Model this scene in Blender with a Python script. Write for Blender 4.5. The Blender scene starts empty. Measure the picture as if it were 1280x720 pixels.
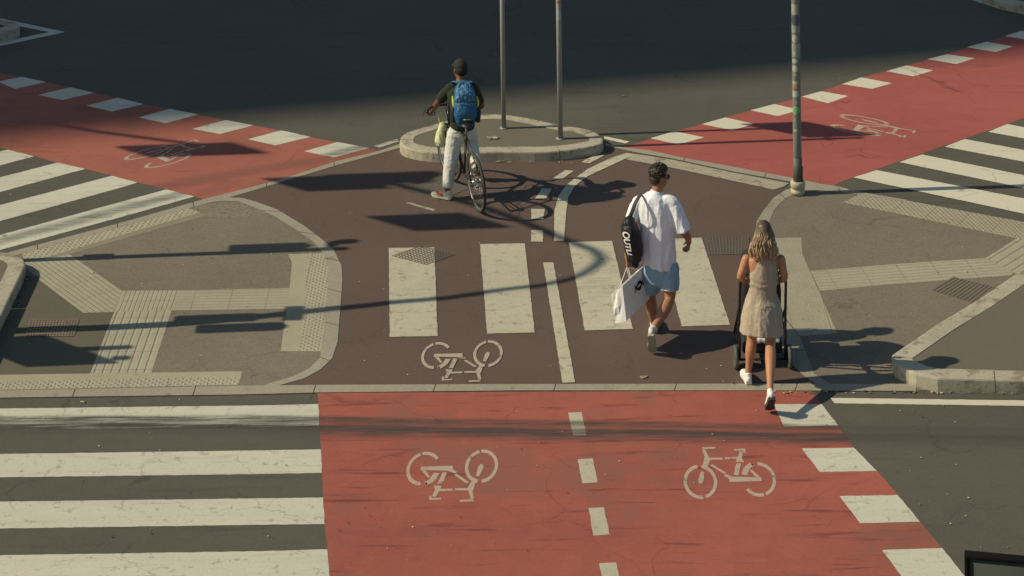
import bpy, bmesh, math, random
from mathutils import Vector, Matrix, noise
random.seed(7)
SC = bpy.context.scene; COL = SC.collection
# ---------------------------------------------------------------- camera model (real lens with shift, as surveyed from the crossing)
F, H, YC, RO = 3000.0, 11.35, -938.0, 0.0131
CR, SR = math.cos(RO), math.sin(RO)
def ray(px, py):
    u, v = px-640.0, py-YC
    return Vector((u*CR-v*SR, F, -(u*SR+v*CR)))
def G(px, py, z=0.0):
    d = ray(px, py); return Vector((0,0,H)) + d*((H-z)/-d.z)
def W(px, py, Y):
    d = ray(px, py); return Vector((0,0,H)) + d*(Y/d.y)
V = Vector
SUN_K = .058; SUN_EL = math.radians(37.3)
SH = V((1, SUN_K, 0)).normalized()
def cast(px, py, z):                       # the point at height z whose shadow falls there
    return G(px, py) - SH*(z/math.tan(SUN_EL)) + V((0,0,z))
# ---------------------------------------------------------------- materials
def nodes(name):
    m = bpy.data.materials.new(name); m.use_nodes = True
    nt = m.node_tree; b = nt.nodes['Principled BSDF']
    return m, nt, b
class NT:
    def __init__(s, nt): s.nt = nt
    def n(s, t, **k):
        x = s.nt.nodes.new('ShaderNode'+t)
        for a, v in k.items(): setattr(x, a, v)
        return x
    def l(s, a, b): s.nt.links.new(a, b)
    def math(s, op, a, b=None, c=None, clamp=False):
        x = s.n('Math', operation=op, use_clamp=clamp)
        for i, v in enumerate((a, b, c)):
            if v is None: continue
            if isinstance(v, (int, float)): x.inputs[i].default_value = v
            else: s.l(v, x.inputs[i])
        return x.outputs[0]
    def noise(s, vec, scale, detail=3, rough=.55, dist=0):
        x = s.n('TexNoise'); x.inputs['Scale'].default_value = scale; x.inputs['Detail'].default_value = detail
        x.inputs['Roughness'].default_value = rough; x.inputs['Distortion'].default_value = dist
        s.l(vec, x.inputs['Vector']); return x.outputs['Fac']
    def smooth(s, v, a, b, lo=0., hi=1.):
        x = s.n('MapRange', interpolation_type='SMOOTHSTEP'); s.l(v, x.inputs[0])
        for i, q in zip((1,2,3,4), (a, b, lo, hi)): x.inputs[i].default_value = q
        return x.outputs[0]
    def mix(s, f, a, b, mode='MIX'):
        x = s.n('Mix', data_type='RGBA', blend_type=mode)
        for sk, v in ((x.inputs[0], f), (x.inputs[6], a), (x.inputs[7], b)):
            if isinstance(v, (int, float)): sk.default_value = v
            elif isinstance(v, tuple): sk.default_value = (*v[:3], 1)
            else: s.l(v, sk)
        return x.outputs[2]
    def mapping(s, vec, scale=(1,1,1), rz=0., loc=(0,0,0)):
        x = s.n('Mapping'); s.l(vec, x.inputs[0]); x.inputs['Scale'].default_value = scale
        x.inputs['Rotation'].default_value = (0,0,rz); x.inputs['Location'].default_value = loc; return x.outputs[0]
    def vscale(s, col, f):
        x = s.n('VectorMath', operation='SCALE'); s.l(col, x.inputs[0]); s.l(f, x.inputs[3]); return x.outputs[0]
def band_of(p0, p1, width):
    a, b = G(*p0), G(*p1); k = (b.y-a.y)/(b.x-a.x); return (a.y-k*a.x, k, width)
TRACKS = [band_of((0,531),(1280,552),.13), band_of((0,521),(1280,538),.06), band_of((420,536),(1280,548),.05)]
def ground_mat(name, base, mottle=.22, grit=.22, streak=None, wear=None, crack=0., bump=.35, bands=(), spots=0., gs=75., rough=.9, tactile=None, patch=None, seam=None, bstr=.75):
    m, nt, b = nodes(name); t = NT(nt)
    co = t.n('TexCoord').outputs['Object']
    n1 = t.noise(co, .55, 5, .6); n2 = t.noise(co, 4.5, 5, .65); n3 = t.noise(co, gs, 2, .6); n4 = t.noise(co, gs*2.6, 1)
    n0 = t.noise(t.mapping(co, (.35,1,1), .12), .42, 4, .6)
    f = t.math('MULTIPLY_ADD', n1, mottle*1.6, 1-mottle*.8)
    f = t.math('MULTIPLY_ADD', n0, mottle*1.5, t.math('ADD', f, -mottle*.75))
    f = t.math('MULTIPLY_ADD', n2, mottle*1.1, t.math('ADD', f, -mottle*.55))
    f = t.math('MULTIPLY_ADD', n3, grit*2, t.math('ADD', f, -grit))
    n5 = t.noise(co, 24, 3, .7)
    f = t.math('MULTIPLY_ADD', n5, grit*1.3, t.math('ADD', f, -grit*.65))
    f = t.math('MULTIPLY_ADD', n4, grit*1.2, t.math('ADD', f, -grit*.6))
    rgb = t.n('RGB'); rgb.outputs[0].default_value = (*base, 1)
    col = t.vscale(rgb.outputs[0], f)
    dark = tuple(c*.38 for c in base)
    grey = (.05,.05,.047)
    if patch:
        col = t.mix(t.smooth(t.noise(co, patch[1], 4, .6), .52, .62, 0, patch[2]), col, patch[0])
    if streak:                                     # rubbed, driven-over look along one direction
        ang, amt, sx, sy = streak
        mp = t.mapping(co, (sx, sy, 1), -ang if False else ang)
        ns = t.noise(mp, 1.0, 6, .65)
        col = t.mix(t.smooth(ns, .56, .68, 0, amt), col, dark)
        ns2 = t.noise(t.mapping(co, (sx*.25, sy*.25, 1), ang, (3,9,0)), 1.0, 4, .6)
        col = t.mix(t.smooth(ns2, .48, .7, 0, amt*.5), col, tuple(c*.55+.02 for c in base))
    if wear:
        wc, thr, sc, amt = wear
        nw = t.noise(t.mapping(co, (1,1,1)), sc, 9, .72)
        col = t.mix(t.smooth(nw, thr, thr+.07, 0, amt), col, wc)
        nw2 = t.noise(co, sc*5, 4, .7)
        col = t.mix(t.smooth(nw2, thr+.03, thr+.12, 0, amt*.8), col, wc)
    if spots:
        vo = t.n('TexVoronoi'); vo.inputs['Scale'].default_value = 5.5; t.l(co, vo.inputs['Vector'])
        sp = t.smooth(vo.outputs['Distance'], .03, .07, spots, 0)
        gate = t.smooth(t.noise(co, 1.9, 2), .52, .56)
        col = t.mix(t.math('MULTIPLY', sp, gate), col, dark)
        vo2 = t.n('TexVoronoi'); vo2.inputs['Scale'].default_value = 3.1; t.l(t.mapping(co, (1,1,1), 0, (5,2,0)), vo2.inputs['Vector'])
        col = t.mix(t.math('MULTIPLY', t.smooth(vo2.outputs['Distance'], .012, .03, spots*.8, 0), gate), col, (.4,.38,.33))
    if crack:
        dn = t.n('TexNoise'); dn.inputs['Scale'].default_value = 1.7; dn.inputs['Detail'].default_value = 5; t.l(co, dn.inputs['Vector'])
        dv = t.n('VectorMath', operation='MULTIPLY_ADD'); t.l(dn.outputs['Color'], dv.inputs[0]); dv.inputs[1].default_value = (.9,.9,0); t.l(co, dv.inputs[2])
        vo = t.n('TexVoronoi', feature='DISTANCE_TO_EDGE'); vo.inputs['Scale'].default_value = 1.05; t.l(dv.outputs[0], vo.inputs['Vector'])
        ck = t.smooth(vo.outputs['Distance'], .0025, .011, 1, 0)
        gate = t.smooth(t.noise(co, .8, 3), .49, .56)
        ckf = t.math('MULTIPLY', t.math('MULTIPLY', ck, gate), crack)
        col = t.mix(ckf, col, dark)
    sepx = t.n('SeparateXYZ'); t.l(co, sepx.inputs[0])
    for (y0, k, w) in bands:
        wob = t.math('MULTIPLY_ADD', t.noise(t.mapping(co, (.35,1,1)), 1.3, 3), .22, -.11)
        d = t.math('ABSOLUTE', t.math('ADD', t.math('ADD', t.math('MULTIPLY_ADD', sepx.outputs[0], -k, sepx.outputs[1]), -y0), wob))
        f1 = t.smooth(d, w*.25, w*1.6, 1, 0)
        ns = t.noise(t.mapping(co, (1.6, 22, 1), -math.atan(k)), 1., 5, .7)
        f2 = t.math('MULTIPLY', f1, t.smooth(ns, .3, .62, .25, bstr))
        col = t.mix(f2, col, grey)
    h = t.math('MULTIPLY_ADD', n3, .7, t.math('MULTIPLY', n4, .5))
    if tactile:                                    # ribs or studs of guidance paving
        kind, ang, per = tactile
        mp = t.mapping(co, (1,1,1), ang); sp = t.n('SeparateXYZ'); t.l(mp, sp.inputs[0])
        if kind == 'rib':
            w = t.math('SINE', t.math('MULTIPLY', sp.outputs[1], 2*math.pi/per))
            r = t.smooth(w, .55, .9)
            col = t.mix(t.math('MULTIPLY', r, .22), col, tuple(c*.45 for c in base))
            h = t.math('MULTIPLY_ADD', r, -3., h)
        else:
            w = t.math('MULTIPLY', t.math('SINE', t.math('MULTIPLY', sp.outputs[1], 2*math.pi/per)), t.math('SINE', t.math('MULTIPLY', sp.outputs[0], 2*math.pi/per)))
            r = t.smooth(w, .25, .75)
            col = t.mix(t.math('MULTIPLY', r, .15), col, tuple(c*.42 for c in base))
            h = t.math('MULTIPLY_ADD', r, 3., h)
        jx = t.math('ABSOLUTE', t.math('SUBTRACT', t.math('FRACT', t.math('MULTIPLY', sp.outputs[0], 1/.4)), .5))
        col = t.mix(t.smooth(jx, .485, .497, 0, .6), col, tuple(c*.35 for c in base))
    bp = t.n('Bump'); bp.inputs['Strength'].default_value = bump; bp.inputs['Distance'].default_value = .006
    t.l(h, bp.inputs['Height']); t.l(bp.outputs[0], b.inputs['Normal'])
    t.l(col, b.inputs['Base Color']); b.inputs['Roughness'].default_value = rough
    b.inputs['Specular IOR Level'].default_value = .25
    return m
def plain(name, col, rough=.6, metal=0., var=.12, sc=12., bump=0., bsc=60., spec=.5, sss=0.):
    m, nt, b = nodes(name); t = NT(nt)
    co = t.n('TexCoord').outputs['Object']
    n1 = t.noise(co, sc, 5, .6)
    rgb = t.n('RGB'); rgb.outputs[0].default_value = (*col, 1)
    t.l(t.vscale(rgb.outputs[0], t.math('MULTIPLY_ADD', n1, var*2, 1-var)), b.inputs['Base Color'])
    b.inputs['Roughness'].default_value = rough; b.inputs['Metallic'].default_value = metal
    b.inputs['Specular IOR Level'].default_value = spec
    if sss: b.inputs['Subsurface Weight'].default_value = sss; b.inputs['Subsurface Radius'].default_value = (.02,.008,.004)
    if bump:
        bp = t.n('Bump'); bp.inputs['Strength'].default_value = bump; bp.inputs['Distance'].default_value = .01
        t.l(t.noise(co, bsc, 3), bp.inputs['Height']); t.l(bp.outputs[0], b.inputs['Normal'])
    return m
RED = (.33,.098,.072); BRN = (.118,.082,.068); ASP = (.098,.093,.074); PAV = (.185,.16,.122); WHT = (.55,.535,.45); TAC = (.37,.345,.26); GRA = (.31,.285,.225)
ROADG = (.075,.07,.058)
M = {}
M['road'] = ground_mat('asphalt_road', ASP, .2, .26, crack=.35, bands=TRACKS, spots=.35, streak=(0.,.25,.5,6.), bstr=.35)
M['red'] = ground_mat('red_surfacing', RED, .3, .2, streak=(0.01,.7,.9,9.), crack=.35, bands=TRACKS, spots=.8, patch=((.24,.105,.075),.7,.65), bstr=.85)
sl = band_of((150,243),(320,214),.16)
M['red_l'] = ground_mat('red_surfacing_left', (.34,.115,.085), .24, .14, streak=(-.5,.35,.9,7.), crack=.2, bands=[sl], spots=.3, patch=((.2,.085,.06),.9,.4), bstr=.35)
M['red_r'] = ground_mat('red_surfacing_right', (.345,.093,.078), .2, .12, streak=(.45,.3,.9,7.), crack=.55, spots=.3, bstr=.5)
M['brown'] = ground_mat('brown_cycle_surface', BRN, .14, .22, crack=.25, spots=.3, patch=((.125,.09,.07),.5,.5))
M['pav'] = ground_mat('pavement_asphalt', PAV, .24, .42, crack=.35, spots=.35, gs=60)
M['pavd'] = ground_mat('pavement_new_asphalt', (.125,.113,.082), .12, .16, spots=.25)
M['chip'] = ground_mat('loose_chippings', (.2,.17,.125), .4, .7, gs=34, spots=.3, bump=1.)
zs = band_of((0,301),(240,239),.12)
M['white'] = ground_mat('white_paint', WHT, .12, .10, wear=((.2,.185,.145),.56,9.,.5), crack=.35, bands=TRACKS, spots=.5, streak=(0.,.3,1.6,17.), bstr=1.)
M['white_l'] = ground_mat('white_paint_left', WHT, .16, .10, wear=(ASP,.6,2.6,.6), crack=.2, bands=[zs], streak=(-.5,.4,.8,7.), bstr=.7)
M['white_r'] = ground_mat('white_paint_right', (.6,.57,.45), .1, .08, wear=(ASP,.64,3.,.55), crack=.6, spots=.4)
M['white_c'] = ground_mat('white_paint_centre', (.47,.44,.335), .2, .14, wear=((.2,.16,.12),.56,7.,.6), crack=.2, streak=(math.pi/2+.04,.3,1.2,10.))
M['white_w'] = ground_mat('white_paint_faded', (.36,.33,.25), .25, .2, wear=(BRN,.54,5.,.6))
M['white_d'] = ground_mat('white_paint_dash', (.46,.42,.32), .2, .2, wear=((.2,.12,.08),.58,6.,.5), bands=TRACKS)
M['sym'] = ground_mat('symbol_paint', (.44,.35,.27), .2, .15, wear=((.2,.09,.06),.56,6.,.7))
M['symb'] = ground_mat('symbol_paint_brown', (.40,.35,.27), .2, .15, wear=(BRN,.56,6.,.7))
M['gra'] = ground_mat('granite_kerb', GRA, .22, .3, spots=.4, wear=((.14,.12,.09),.6,3.,.5), gs=90)
M['graw'] = ground_mat('granite_kerb_pale', (.42,.385,.30), .3, .3, spots=.6, wear=((.17,.14,.09),.53,3.,.65), streak=(.3,.3,1.5,5.), gs=90)
M['joint'] = plain('kerb_joint', (.05,.045,.035), .95)
def tac(name, kind, ang, per, c=TAC): 
    M[name] = ground_mat(name, c, .2, .16, spots=.4, tactile=(kind, ang, per), bump=.6, wear=((.2,.18,.13),.62,3.,.5)); return M[name]
def angle_of(p0, p1):
    a, b = G(*p0), G(*p1); return math.atan2(b.y-a.y, b.x-a.x)
# ---------------------------------------------------------------- mesh helpers
def props(o, label=None, cat=None, group=None, kind=None):
    if label: o['label'] = label
    if cat: o['category'] = cat
    if group: o['group'] = group
    if kind: o['kind'] = kind
    return o
def wloc(p):
    v = V((0,0,0))
    while p is not None: v += p.location; p = p.parent
    return v
def mk(name, bm, mat, parent=None, loc=None, smooth=True):
    """link a bmesh given in world coordinates as one object"""
    me = bpy.data.meshes.new(name); bmesh.ops.recalc_face_normals(bm, faces=bm.faces)
    o = bpy.data.objects.new(name, me)
    mats = mat if isinstance(mat, (list, tuple)) else [mat]
    for m in mats: me.materials.append(m)
    o.parent = parent
    base = wloc(parent) if parent else V((0,0,0))
    if loc is not None: o.location = loc - base; base = V(loc)
    if base.length > 0: bmesh.ops.translate(bm, vec=-base, verts=bm.verts)
    bm.to_mesh(me); bm.free()
    if smooth:
        for p in me.polygons: p.use_smooth = True
    COL.objects.link(o); return o
def root(name, loc, label, cat, group=None):
    o = bpy.data.objects.new(name, None); o.location = loc; o.empty_display_size = .2; COL.objects.link(o)
    return props(o, label, cat, group)
def chaikin(P, it=1, closed=True):
    for _ in range(it):
        Q = []; n = len(P); rng = range(n) if closed else range(n-1)
        if not closed: Q.append(P[0])
        for i in rng:
            a, b = P[i], P[(i+1) % n]; Q += [a*.75+b*.25, a*.25+b*.75]
        if not closed: Q.append(P[-1])
        P = Q
    return P
SHN = 0
def sheet(name, polys, z, mat, smooth=0, label=None, joints=None, parent=None, kind='structure'):
    global SHN
    SHN += 1; z = z*.25+SHN*8e-6
    bm = bmesh.new()
    for poly in polys:
        P = [G(x, y, z) for x, y in poly]
        if smooth: P = chaikin(P, smooth)
        if mat.name.startswith(('white', 'red', 'cover')):
            Q = []
            for i_ in range(len(P)):
                a_, b_ = P[i_], P[(i_+1) % len(P)]; L_ = (b_-a_).length; k_ = max(1, min(160, int(L_/.05)))
                nn_ = V((-(b_-a_).y, (b_-a_).x, 0)).normalized() if L_ > 0 else V((0,0,0))
                for j_ in range(k_):
                    q_ = a_.lerp(b_, j_/k_); Q.append(q_+nn_*(noise.noise(q_*9)*.003+noise.noise(q_*31)*.006 if j_ else 0))
            P = Q
        vs = [bm.verts.new(p) for p in P]; f = bm.faces.new(vs)
        f.normal_update()
        if f.normal.z < 0: f.normal_flip()
    bmesh.ops.triangulate(bm, faces=bm.faces)
    mats = [mat]
    if joints:
        mats.append(M['joint'])
        for a, b in joints:
            A, B = G(*a, z+.0006), G(*b, z+.0006); d = (B-A).normalized(); s = V((-d.y, d.x, 0))*.005
            f = bm.faces.new([bm.verts.new(q) for q in (A-s, B-s, B+s, A+s)]); f.material_index = 1
    o = mk(name, bm, mats, parent, smooth=False)
    for p in o.data.polygons:
        if p.normal.z < 0: p.flip()
    if kind: props(o, label, kind=kind)
    return o
def strip_joints(up, lo, every=1.0, z=0):
    """joints across a flush granite strip given by its two px edges"""
    out = []
    def walk(P):
        W_ = [G(x, y) for x, y in P]; L = [0]
        for i in range(1, len(W_)): L.append(L[-1]+(W_[i]-W_[i-1]).length)
        return P, L
    A, LA = walk(up); B, LB = walk(lo)
    def at(P, L, t):
        d = t*L[-1]
        for i in range(1, len(L)):
            if d <= L[i]:
                k = (d-L[i-1])/max(1e-6, L[i]-L[i-1]); return (P[i-1][0]+(P[i][0]-P[i-1][0])*k, P[i-1][1]+(P[i][1]-P[i-1][1])*k)
        return P[-1]
    n = max(1, round(LA[-1]/every))
    for i in range(1, n): out.append((at(A, LA, (i+.02)/n), at(B, LB, (i+.0)/n)))
    return out
def offset_poly(P, w):
    n = len(P); A = sum(P[i].x*P[(i+1)%n].y-P[(i+1)%n].x*P[i].y for i in range(n)); sg = 1 if A > 0 else -1
    Q = []
    for i in range(n):
        a, b, c = P[i-1], P[i], P[(i+1)%n]
        n1 = V((-(b-a).y, (b-a).x, 0)).normalized(); n2 = V((-(c-b).y, (c-b).x, 0)).normalized()
        m = (n1+n2).normalized(); k = 1/max(.5, m.dot(n1)); Q.append(b+m*(w*sg*k))
    return Q
def raised(name, outline, z, w, mat_k, mat_top, smooth=0, label=None, label_top=None):
    """kerbed island: separate kerb stones round an asphalt top; outline in px at its top edge"""
    P = [G(x, y, z) for x, y in outline]
    if smooth: P = chaikin(P, smooth)
    Q = offset_poly(P, w); n = len(P)
    bm = bmesh.new(); i = 0
    def lerp(a, b, t): return a+(b-a)*t
    # walk and cut into stones
    pts = []
    for i in range(n):
        a, b, qa, qb = P[i], P[(i+1)%n], Q[i], Q[(i+1)%n]; L = (b-a).length; k = max(1, int(L/.25))
        for j in range(k): pts.append((lerp(a, b, j/k), lerp(qa, qb, j/k)))
    stone = []; acc = 0; stones = []
    N_ = len(pts)
    for i in range(N_+1):
        p = pts[i % N_]
        if stone: acc += (p[0]-stone[-1][0]).length
        stone.append(p)
        if acc > .95 or i == N_:
            if len(stone) > 1: stones.append(stone)
            stone = [p]; acc = 0
    for st in stones:
        g = .004
        d0 = (st[1][0]-st[0][0]).normalized()*g; d1 = (st[-1][0]-st[-2][0]).normalized()*g
        st = [(a.copy(), b.copy()) for a, b in st]
        st[0] = (st[0][0]+d0, st[0][1]+d0); st[-1] = (st[-1][0]-d1, st[-1][1]-d1)
        dz = random.uniform(-.003,.003); rows = []
        for a, b in st:
            i_ = (b-a).normalized()
            prof = [a+V((0,0,-z-.02)), a+V((0,0,-.02+dz)), a+i_*.006+V((0,0,-.006+dz)), a+i_*.02+V((0,0,dz)), b+V((0,0,dz)), b+V((0,0,-z-.02))]
            rows.append([bm.verts.new(q) for q in prof])
        for r0, r1 in zip(rows, rows[1:]):
            for k in range(5): bm.faces.new((r0[k], r1[k], r1[k+1], r0[k+1]))
        bm.faces.new(rows[0]); bm.faces.new(rows[-1][::-1])
    k = mk(name, bm, mat_k, smooth=False); props(k, label, kind='structure')
    bm = bmesh.new(); f = bm.faces.new([bm.verts.new(q+V((0,0,-.006))) for q in offset_poly(P, w-.01)]); bmesh.ops.triangulate(bm, faces=bm.faces)
    o = mk('pavement', bm, mat_top, smooth=False); props(o, label_top, kind='structure')
    for p in o.data.polygons:
        if p.normal.z < 0: p.flip()
# ---------------------------------------------------------------- sweeps and solids
def cm(P, t):
    n = len(P); i = min(int(t), n-2); u = t-i
    g = lambda k: P[max(0, min(n-1, k))]
    a, b, c, d = g(i-1), g(i), g(i+1), g(i+2)
    return .5*((2*b)+(c-a)*u+(2*a-5*b+4*c-d)*u*u+(3*b-a-3*c+d)*u**3)
def sweep(bm, P, R, ref=V((1,0,0)), n=14, sub=4, caps=(1,1), ripple=None, mi=0, linear=False):
    P = [V(p) for p in P]; R = [V((r, r, 0)) if isinstance(r, (int, float)) else V((r[0], r[1], 0)) for r in R]
    T = [i/sub for i in range((len(P)-1)*sub+1)]
    f = (lambda A, t: A[min(int(t), len(A)-2)].lerp(A[min(int(t), len(A)-2)+1], t-min(int(t), len(A)-2))) if linear else cm
    C = [f(P, t) for t in T]; S = [f(R, t) for t in T]
    if caps[0]:
        d = (C[1]-C[0]).normalized(); r = min(S[0].x, S[0].y)
        ex = [(C[0]-d*(r*math.sin(a)), S[0]*max(.12, math.cos(a))) for a in (1.45,1.0,.5)]
        C = [e[0] for e in ex]+C; S = [e[1] for e in ex]+S
    if caps[1]:
        d = (C[-1]-C[-2]).normalized(); r = min(S[-1].x, S[-1].y)
        ex = [(C[-1]+d*(r*math.sin(a)), S[-1]*max(.12, math.cos(a))) for a in (.5,1.0,1.45)]
        C = C+[e[0] for e in ex]; S = S+[e[1] for e in ex]
    rows = []; pu = None
    for i, c in enumerate(C):
        d = (C[min(i+1, len(C)-1)]-C[max(i-1, 0)]).normalized()
        rf = ref if pu is None else pu
        u = (rf-d*rf.dot(d))
        if u.length < 1e-4: u = V((0,1,0))-d*d.y
        u.normalize(); pu = u if abs(ref.dot(d)) > .8 else None
        w = d.cross(u); row = []
        for k in range(n):
            a = 2*math.pi*k/n; rr = 1.0
            if ripple: rr = ripple(i/(len(C)-1), a)
            row.append(bm.verts.new(c+u*(math.cos(a)*S[i].x*rr)+w*(math.sin(a)*S[i].y*rr)))
        rows.append(row)
    for r0, r1 in zip(rows, rows[1:]):
        for k in range(n):
            fc = bm.faces.new((r0[k], r0[(k+1)%n], r1[(k+1)%n], r1[k])); fc.material_index = mi
    for r in (rows[0][::-1], rows[-1]): bm.faces.new(r).material_index = mi
def tube(bm, P, r, n=8, sub=1, mi=0):
    P = [V(p) for p in P]
    sweep(bm, P, [r]*len(P), ref=V((.31,.22,.92)), n=n, sub=sub, caps=(0,0), mi=mi, linear=(sub == 1))
def ball(bm, c, rad, basis=None, seg=2):
    r = bmesh.ops.create_icosphere(bm, subdivisions=seg, radius=1.0)
    Mx = Matrix.Diagonal((*rad, 1)) if not isinstance(rad, (int, float)) else Matrix.Scale(rad, 4)
    if basis: 
        B = Matrix((basis[0], basis[1], basis[2])).transposed().to_4x4(); Mx = B @ Mx
    Mx = Matrix.Translation(c) @ Mx
    bmesh.ops.transform(bm, matrix=Mx, verts=r['verts'])
def rbox(bm, c, size, basis=None, bev=.02, seg=3, mi=0):
    t = bmesh.new(); bmesh.ops.create_cube(t, size=1.0)
    bmesh.ops.transform(t, matrix=Matrix.Diagonal((*size, 1)), verts=t.verts)
    if bev: bmesh.ops.bevel(t, geom=t.edges[:], offset=bev, segments=seg, affect='EDGES', profile=.5)
    Mx = Matrix.Translation(c)
    if basis: Mx = Mx @ Matrix((basis[0], basis[1], basis[2])).transposed().to_4x4()
    bmesh.ops.transform(t, matrix=Mx, verts=t.verts)
    vm = {v: bm.verts.new(v.co) for v in t.verts}
    for f in t.faces:
        nf = bm.faces.new([vm[v] for v in f.verts]); nf.material_index = mi
    t.free()
def fuse(bm, voxel, it=2, fac=.5, disp=None):
    """union of closed shapes as one continuous skin"""
    bmesh.ops.recalc_face_normals(bm, faces=bm.faces)
    me = bpy.data.meshes.new('tmp'); bm.to_mesh(me); bm.free()
    o = bpy.data.objects.new('tmp', me); COL.objects.link(o)
    r = o.modifiers.new('r', 'REMESH'); r.mode = 'VOXEL'; r.voxel_size = voxel
    s = o.modifiers.new('s', 'SMOOTH'); s.factor = fac; s.iterations = it
    dg = bpy.context.evaluated_depsgraph_get(); ev = o.evaluated_get(dg)
    nb = bmesh.new(); nb.from_mesh(ev.to_mesh()); ev.to_mesh_clear()
    bpy.data.objects.remove(o); bpy.data.meshes.remove(me)
    nb.normal_update()
    if disp:
        mv = [(v, v.normal.copy(), disp(v.co, v.normal)) for v in nb.verts]
        for v, nn, d in mv: v.co += nn*d
    return nb
def text_obj(name, body, size, mat, parent, mtx, extrude=.001, squeeze=(1,1)):
    cu = bpy.data.curves.new(name, 'FONT'); cu.body = body; cu.size = size; cu.extrude = extrude; cu.offset = size*.03
    cu.align_x = 'CENTER'; cu.align_y = 'CENTER'
    o = bpy.data.objects.new(name, cu); COL.objects.link(o)
    dg = bpy.context.evaluated_depsgraph_get(); ev = o.evaluated_get(dg)
    nb = bmesh.new(); nb.from_mesh(ev.to_mesh()); ev.to_mesh_clear(); bpy.data.objects.remove(o); bpy.data.curves.remove(cu)
    return nb
# ================================================================= GROUND
bm = bmesh.new(); f = bm.faces.new([bm.verts.new(p) for p in ((-250,-120,0),(250,-120,0),(250,420,0),(-250,420,0))])
o = mk('road', bm, M['road'], smooth=False); props(o, kind='structure')
# red cycle crossings
sheet('cycle_crossing', [[(397,491),(1013,488),(1027,505),(1048,532),(1067,559),(1096,588),(1122,618),(1150,652),(1178,685),(1207,722),(1330,880),(436,880),(411,720),(409,688),(406,655),(404,621),(401,561)]], .004, M['red'])
sheet('cycle_crossing', [[(-120,70),(-60,80),(27.5,96.5),(57.5,102.5),(88,109.5),(117.5,116),(147.5,122.5),(179,130),(212.5,136.5),(248,143.5),(282.5,150.5),(316.7,156.7),(352,163.7),(388,171.3),(422,178),(461.7,185.2),(477,189),(420,206),(320,234),(256,249.5),(243,245.5),(206,236.5),(172,227.7),(106.7,211),(71,203),(43,195),(10,187),(-60,171)]], .004, M['red_l'])
sheet('cycle_crossing', [[(770,184),(793,180),(843,164.5),(877,155.2),(906,147),(968,130.5),(1026.7,114),(1076.7,97),(1133,82),(1184,68),(1233,52.5),(1277,39),(1400,2),(1400,104),(1280,147.5),(1120,203),(1060,224),(1042,231.5),(1027,230),(988,222),(920,209.5),(853,197),(810,188)]], .004, M['red_r'])
# brown cycle surface of the refuge
sheet('cycle_path', [[(286,247),(320,236),(420,206.7),(499,184),(560,170),(640,160),(757,180),(793,190),(840,199),(920,216),(985,229),(967,248),(946,276),(945,330),(968,420),(1020,482),(335,487),(385,468),(418,430),(426,370),(418,320),(385,285),(320,254)]], .008, M['brown'])
# pavement lobes
sheet('pavement', [[(27,317),(160,281),(237,259.5),(257,253.5),(277,250.5),(298,251),(320,258),(343,269),(370,286),(392,301),(406,318),(413,337),(412,353),(409,387),(405,427),(402,447),(388,460),(367,470),(340,482),(0,489),(-300,494),(-300,330)]], .012, M['pav'])
sheet('pavement', [[(-100,340),(50,345),(104,391),(142,390),(112,468),(-100,470)]], .014, M['pavd'])
sheet('pavement', [[(237,260),(262,253.5),(298,252),(322,260),(338,268),(312,270),(285,273),(255,270)]], .014, M['chip'], smooth=1)
sheet('pavement', [[(960,278),(967,262),(977,252),(988,243),(1008,237.5),(1058,241),(1133,252),(1280,280),(1500,325),(1500,487),(1145,488),(1022,482),(1018,467),(1000,420),(962,370),(954,320)]], .012, M['pav'])
# guidance and warning paving
a_h = angle_of((0,468),(303,464)); a_up = angle_of((87,318),(259,269)); a_t3 = angle_of((112.5,467.5),(153,363)); a_t2 = angle_of((87,318),(153,364)); a_9 = angle_of((1013,338),(1232,322.5)); a_7 = angle_of((1120,266.7),(1268,297.5))
tac('tac_up', 'dome', -a_up, .085); tac('tac_diag', 'rib', -a_t2, .06); tac('tac_vert', 'rib', -a_t3, .085); tac('tac_vert2', 'rib', -a_t3, .05); tac('tac_h', 'rib', -a_h, .07)
tac('tac_dome', 'dome', -a_h, .075); tac('tac_plain', 'dome', -a_h, .03, (.35,.32,.23)); tac('tac_9', 'rib', -a_9, .075); tac('tac_7', 'dome', -a_7, .07, (.34,.31,.225))
M['tac_soft'] = ground_mat('tac_soft', (.35,.325,.24), .3, .2, spots=.5, tactile=('dome', -a_h, .06), bump=.3, wear=((.2,.18,.13),.58,3.,.5))
M['tac_flat'] = ground_mat('tac_flat', (.36,.33,.24), .2, .14, spots=.4, wear=((.2,.18,.13),.62,3.,.5))
sheet('pavement', [[(27,316.5),(160,280.5),(236,260),(250,265.5),(130,300),(60,322),(31,326)]], .017, M['tac_up'])
sheet('pavement', [[(250,265.5),(259,269),(160,296.6),(87,318),(31,327.5),(30,325),(60,321),(130,300)]], .0175, ground_mat('tac_edge', (.24,.22,.165), .2, .14))
sheet('pavement', [[(87,318),(153,364),(142.5,390),(104,391),(48,349),(50,337),(31,328)]], .017, M['tac_diag'])
sheet('pavement', [[(143,389),(214.5,388),(189,466.5),(112.5,467.5)]], .017, M['tac_vert'])
sheet('pavement', [[(153,363.3),(222.5,363),(214.5,388),(143,389)]], .017, M['tac_vert2'])
sheet('pavement', [[(222.5,363),(363,360),(361,386),(214.5,388)]], .017, M['tac_h'])
sheet('pavement', [[(360,318),(385,317),(381,380),(374,439),(350.7,439),(358,390),(363,350),(365,328)]], .017, M['tac_flat'])
sheet('pavement', [[(385,317),(405,316),(411.5,337),(410.5,353),(407,387),(402.5,439),(374,439),(381,380)]], .017, M['tac_dome'])
sheet('pavement', [[(-60,470),(0,468.5),(303,464),(301,471),(0,477),(-60,478)]], .017, M['tac_flat'])
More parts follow.
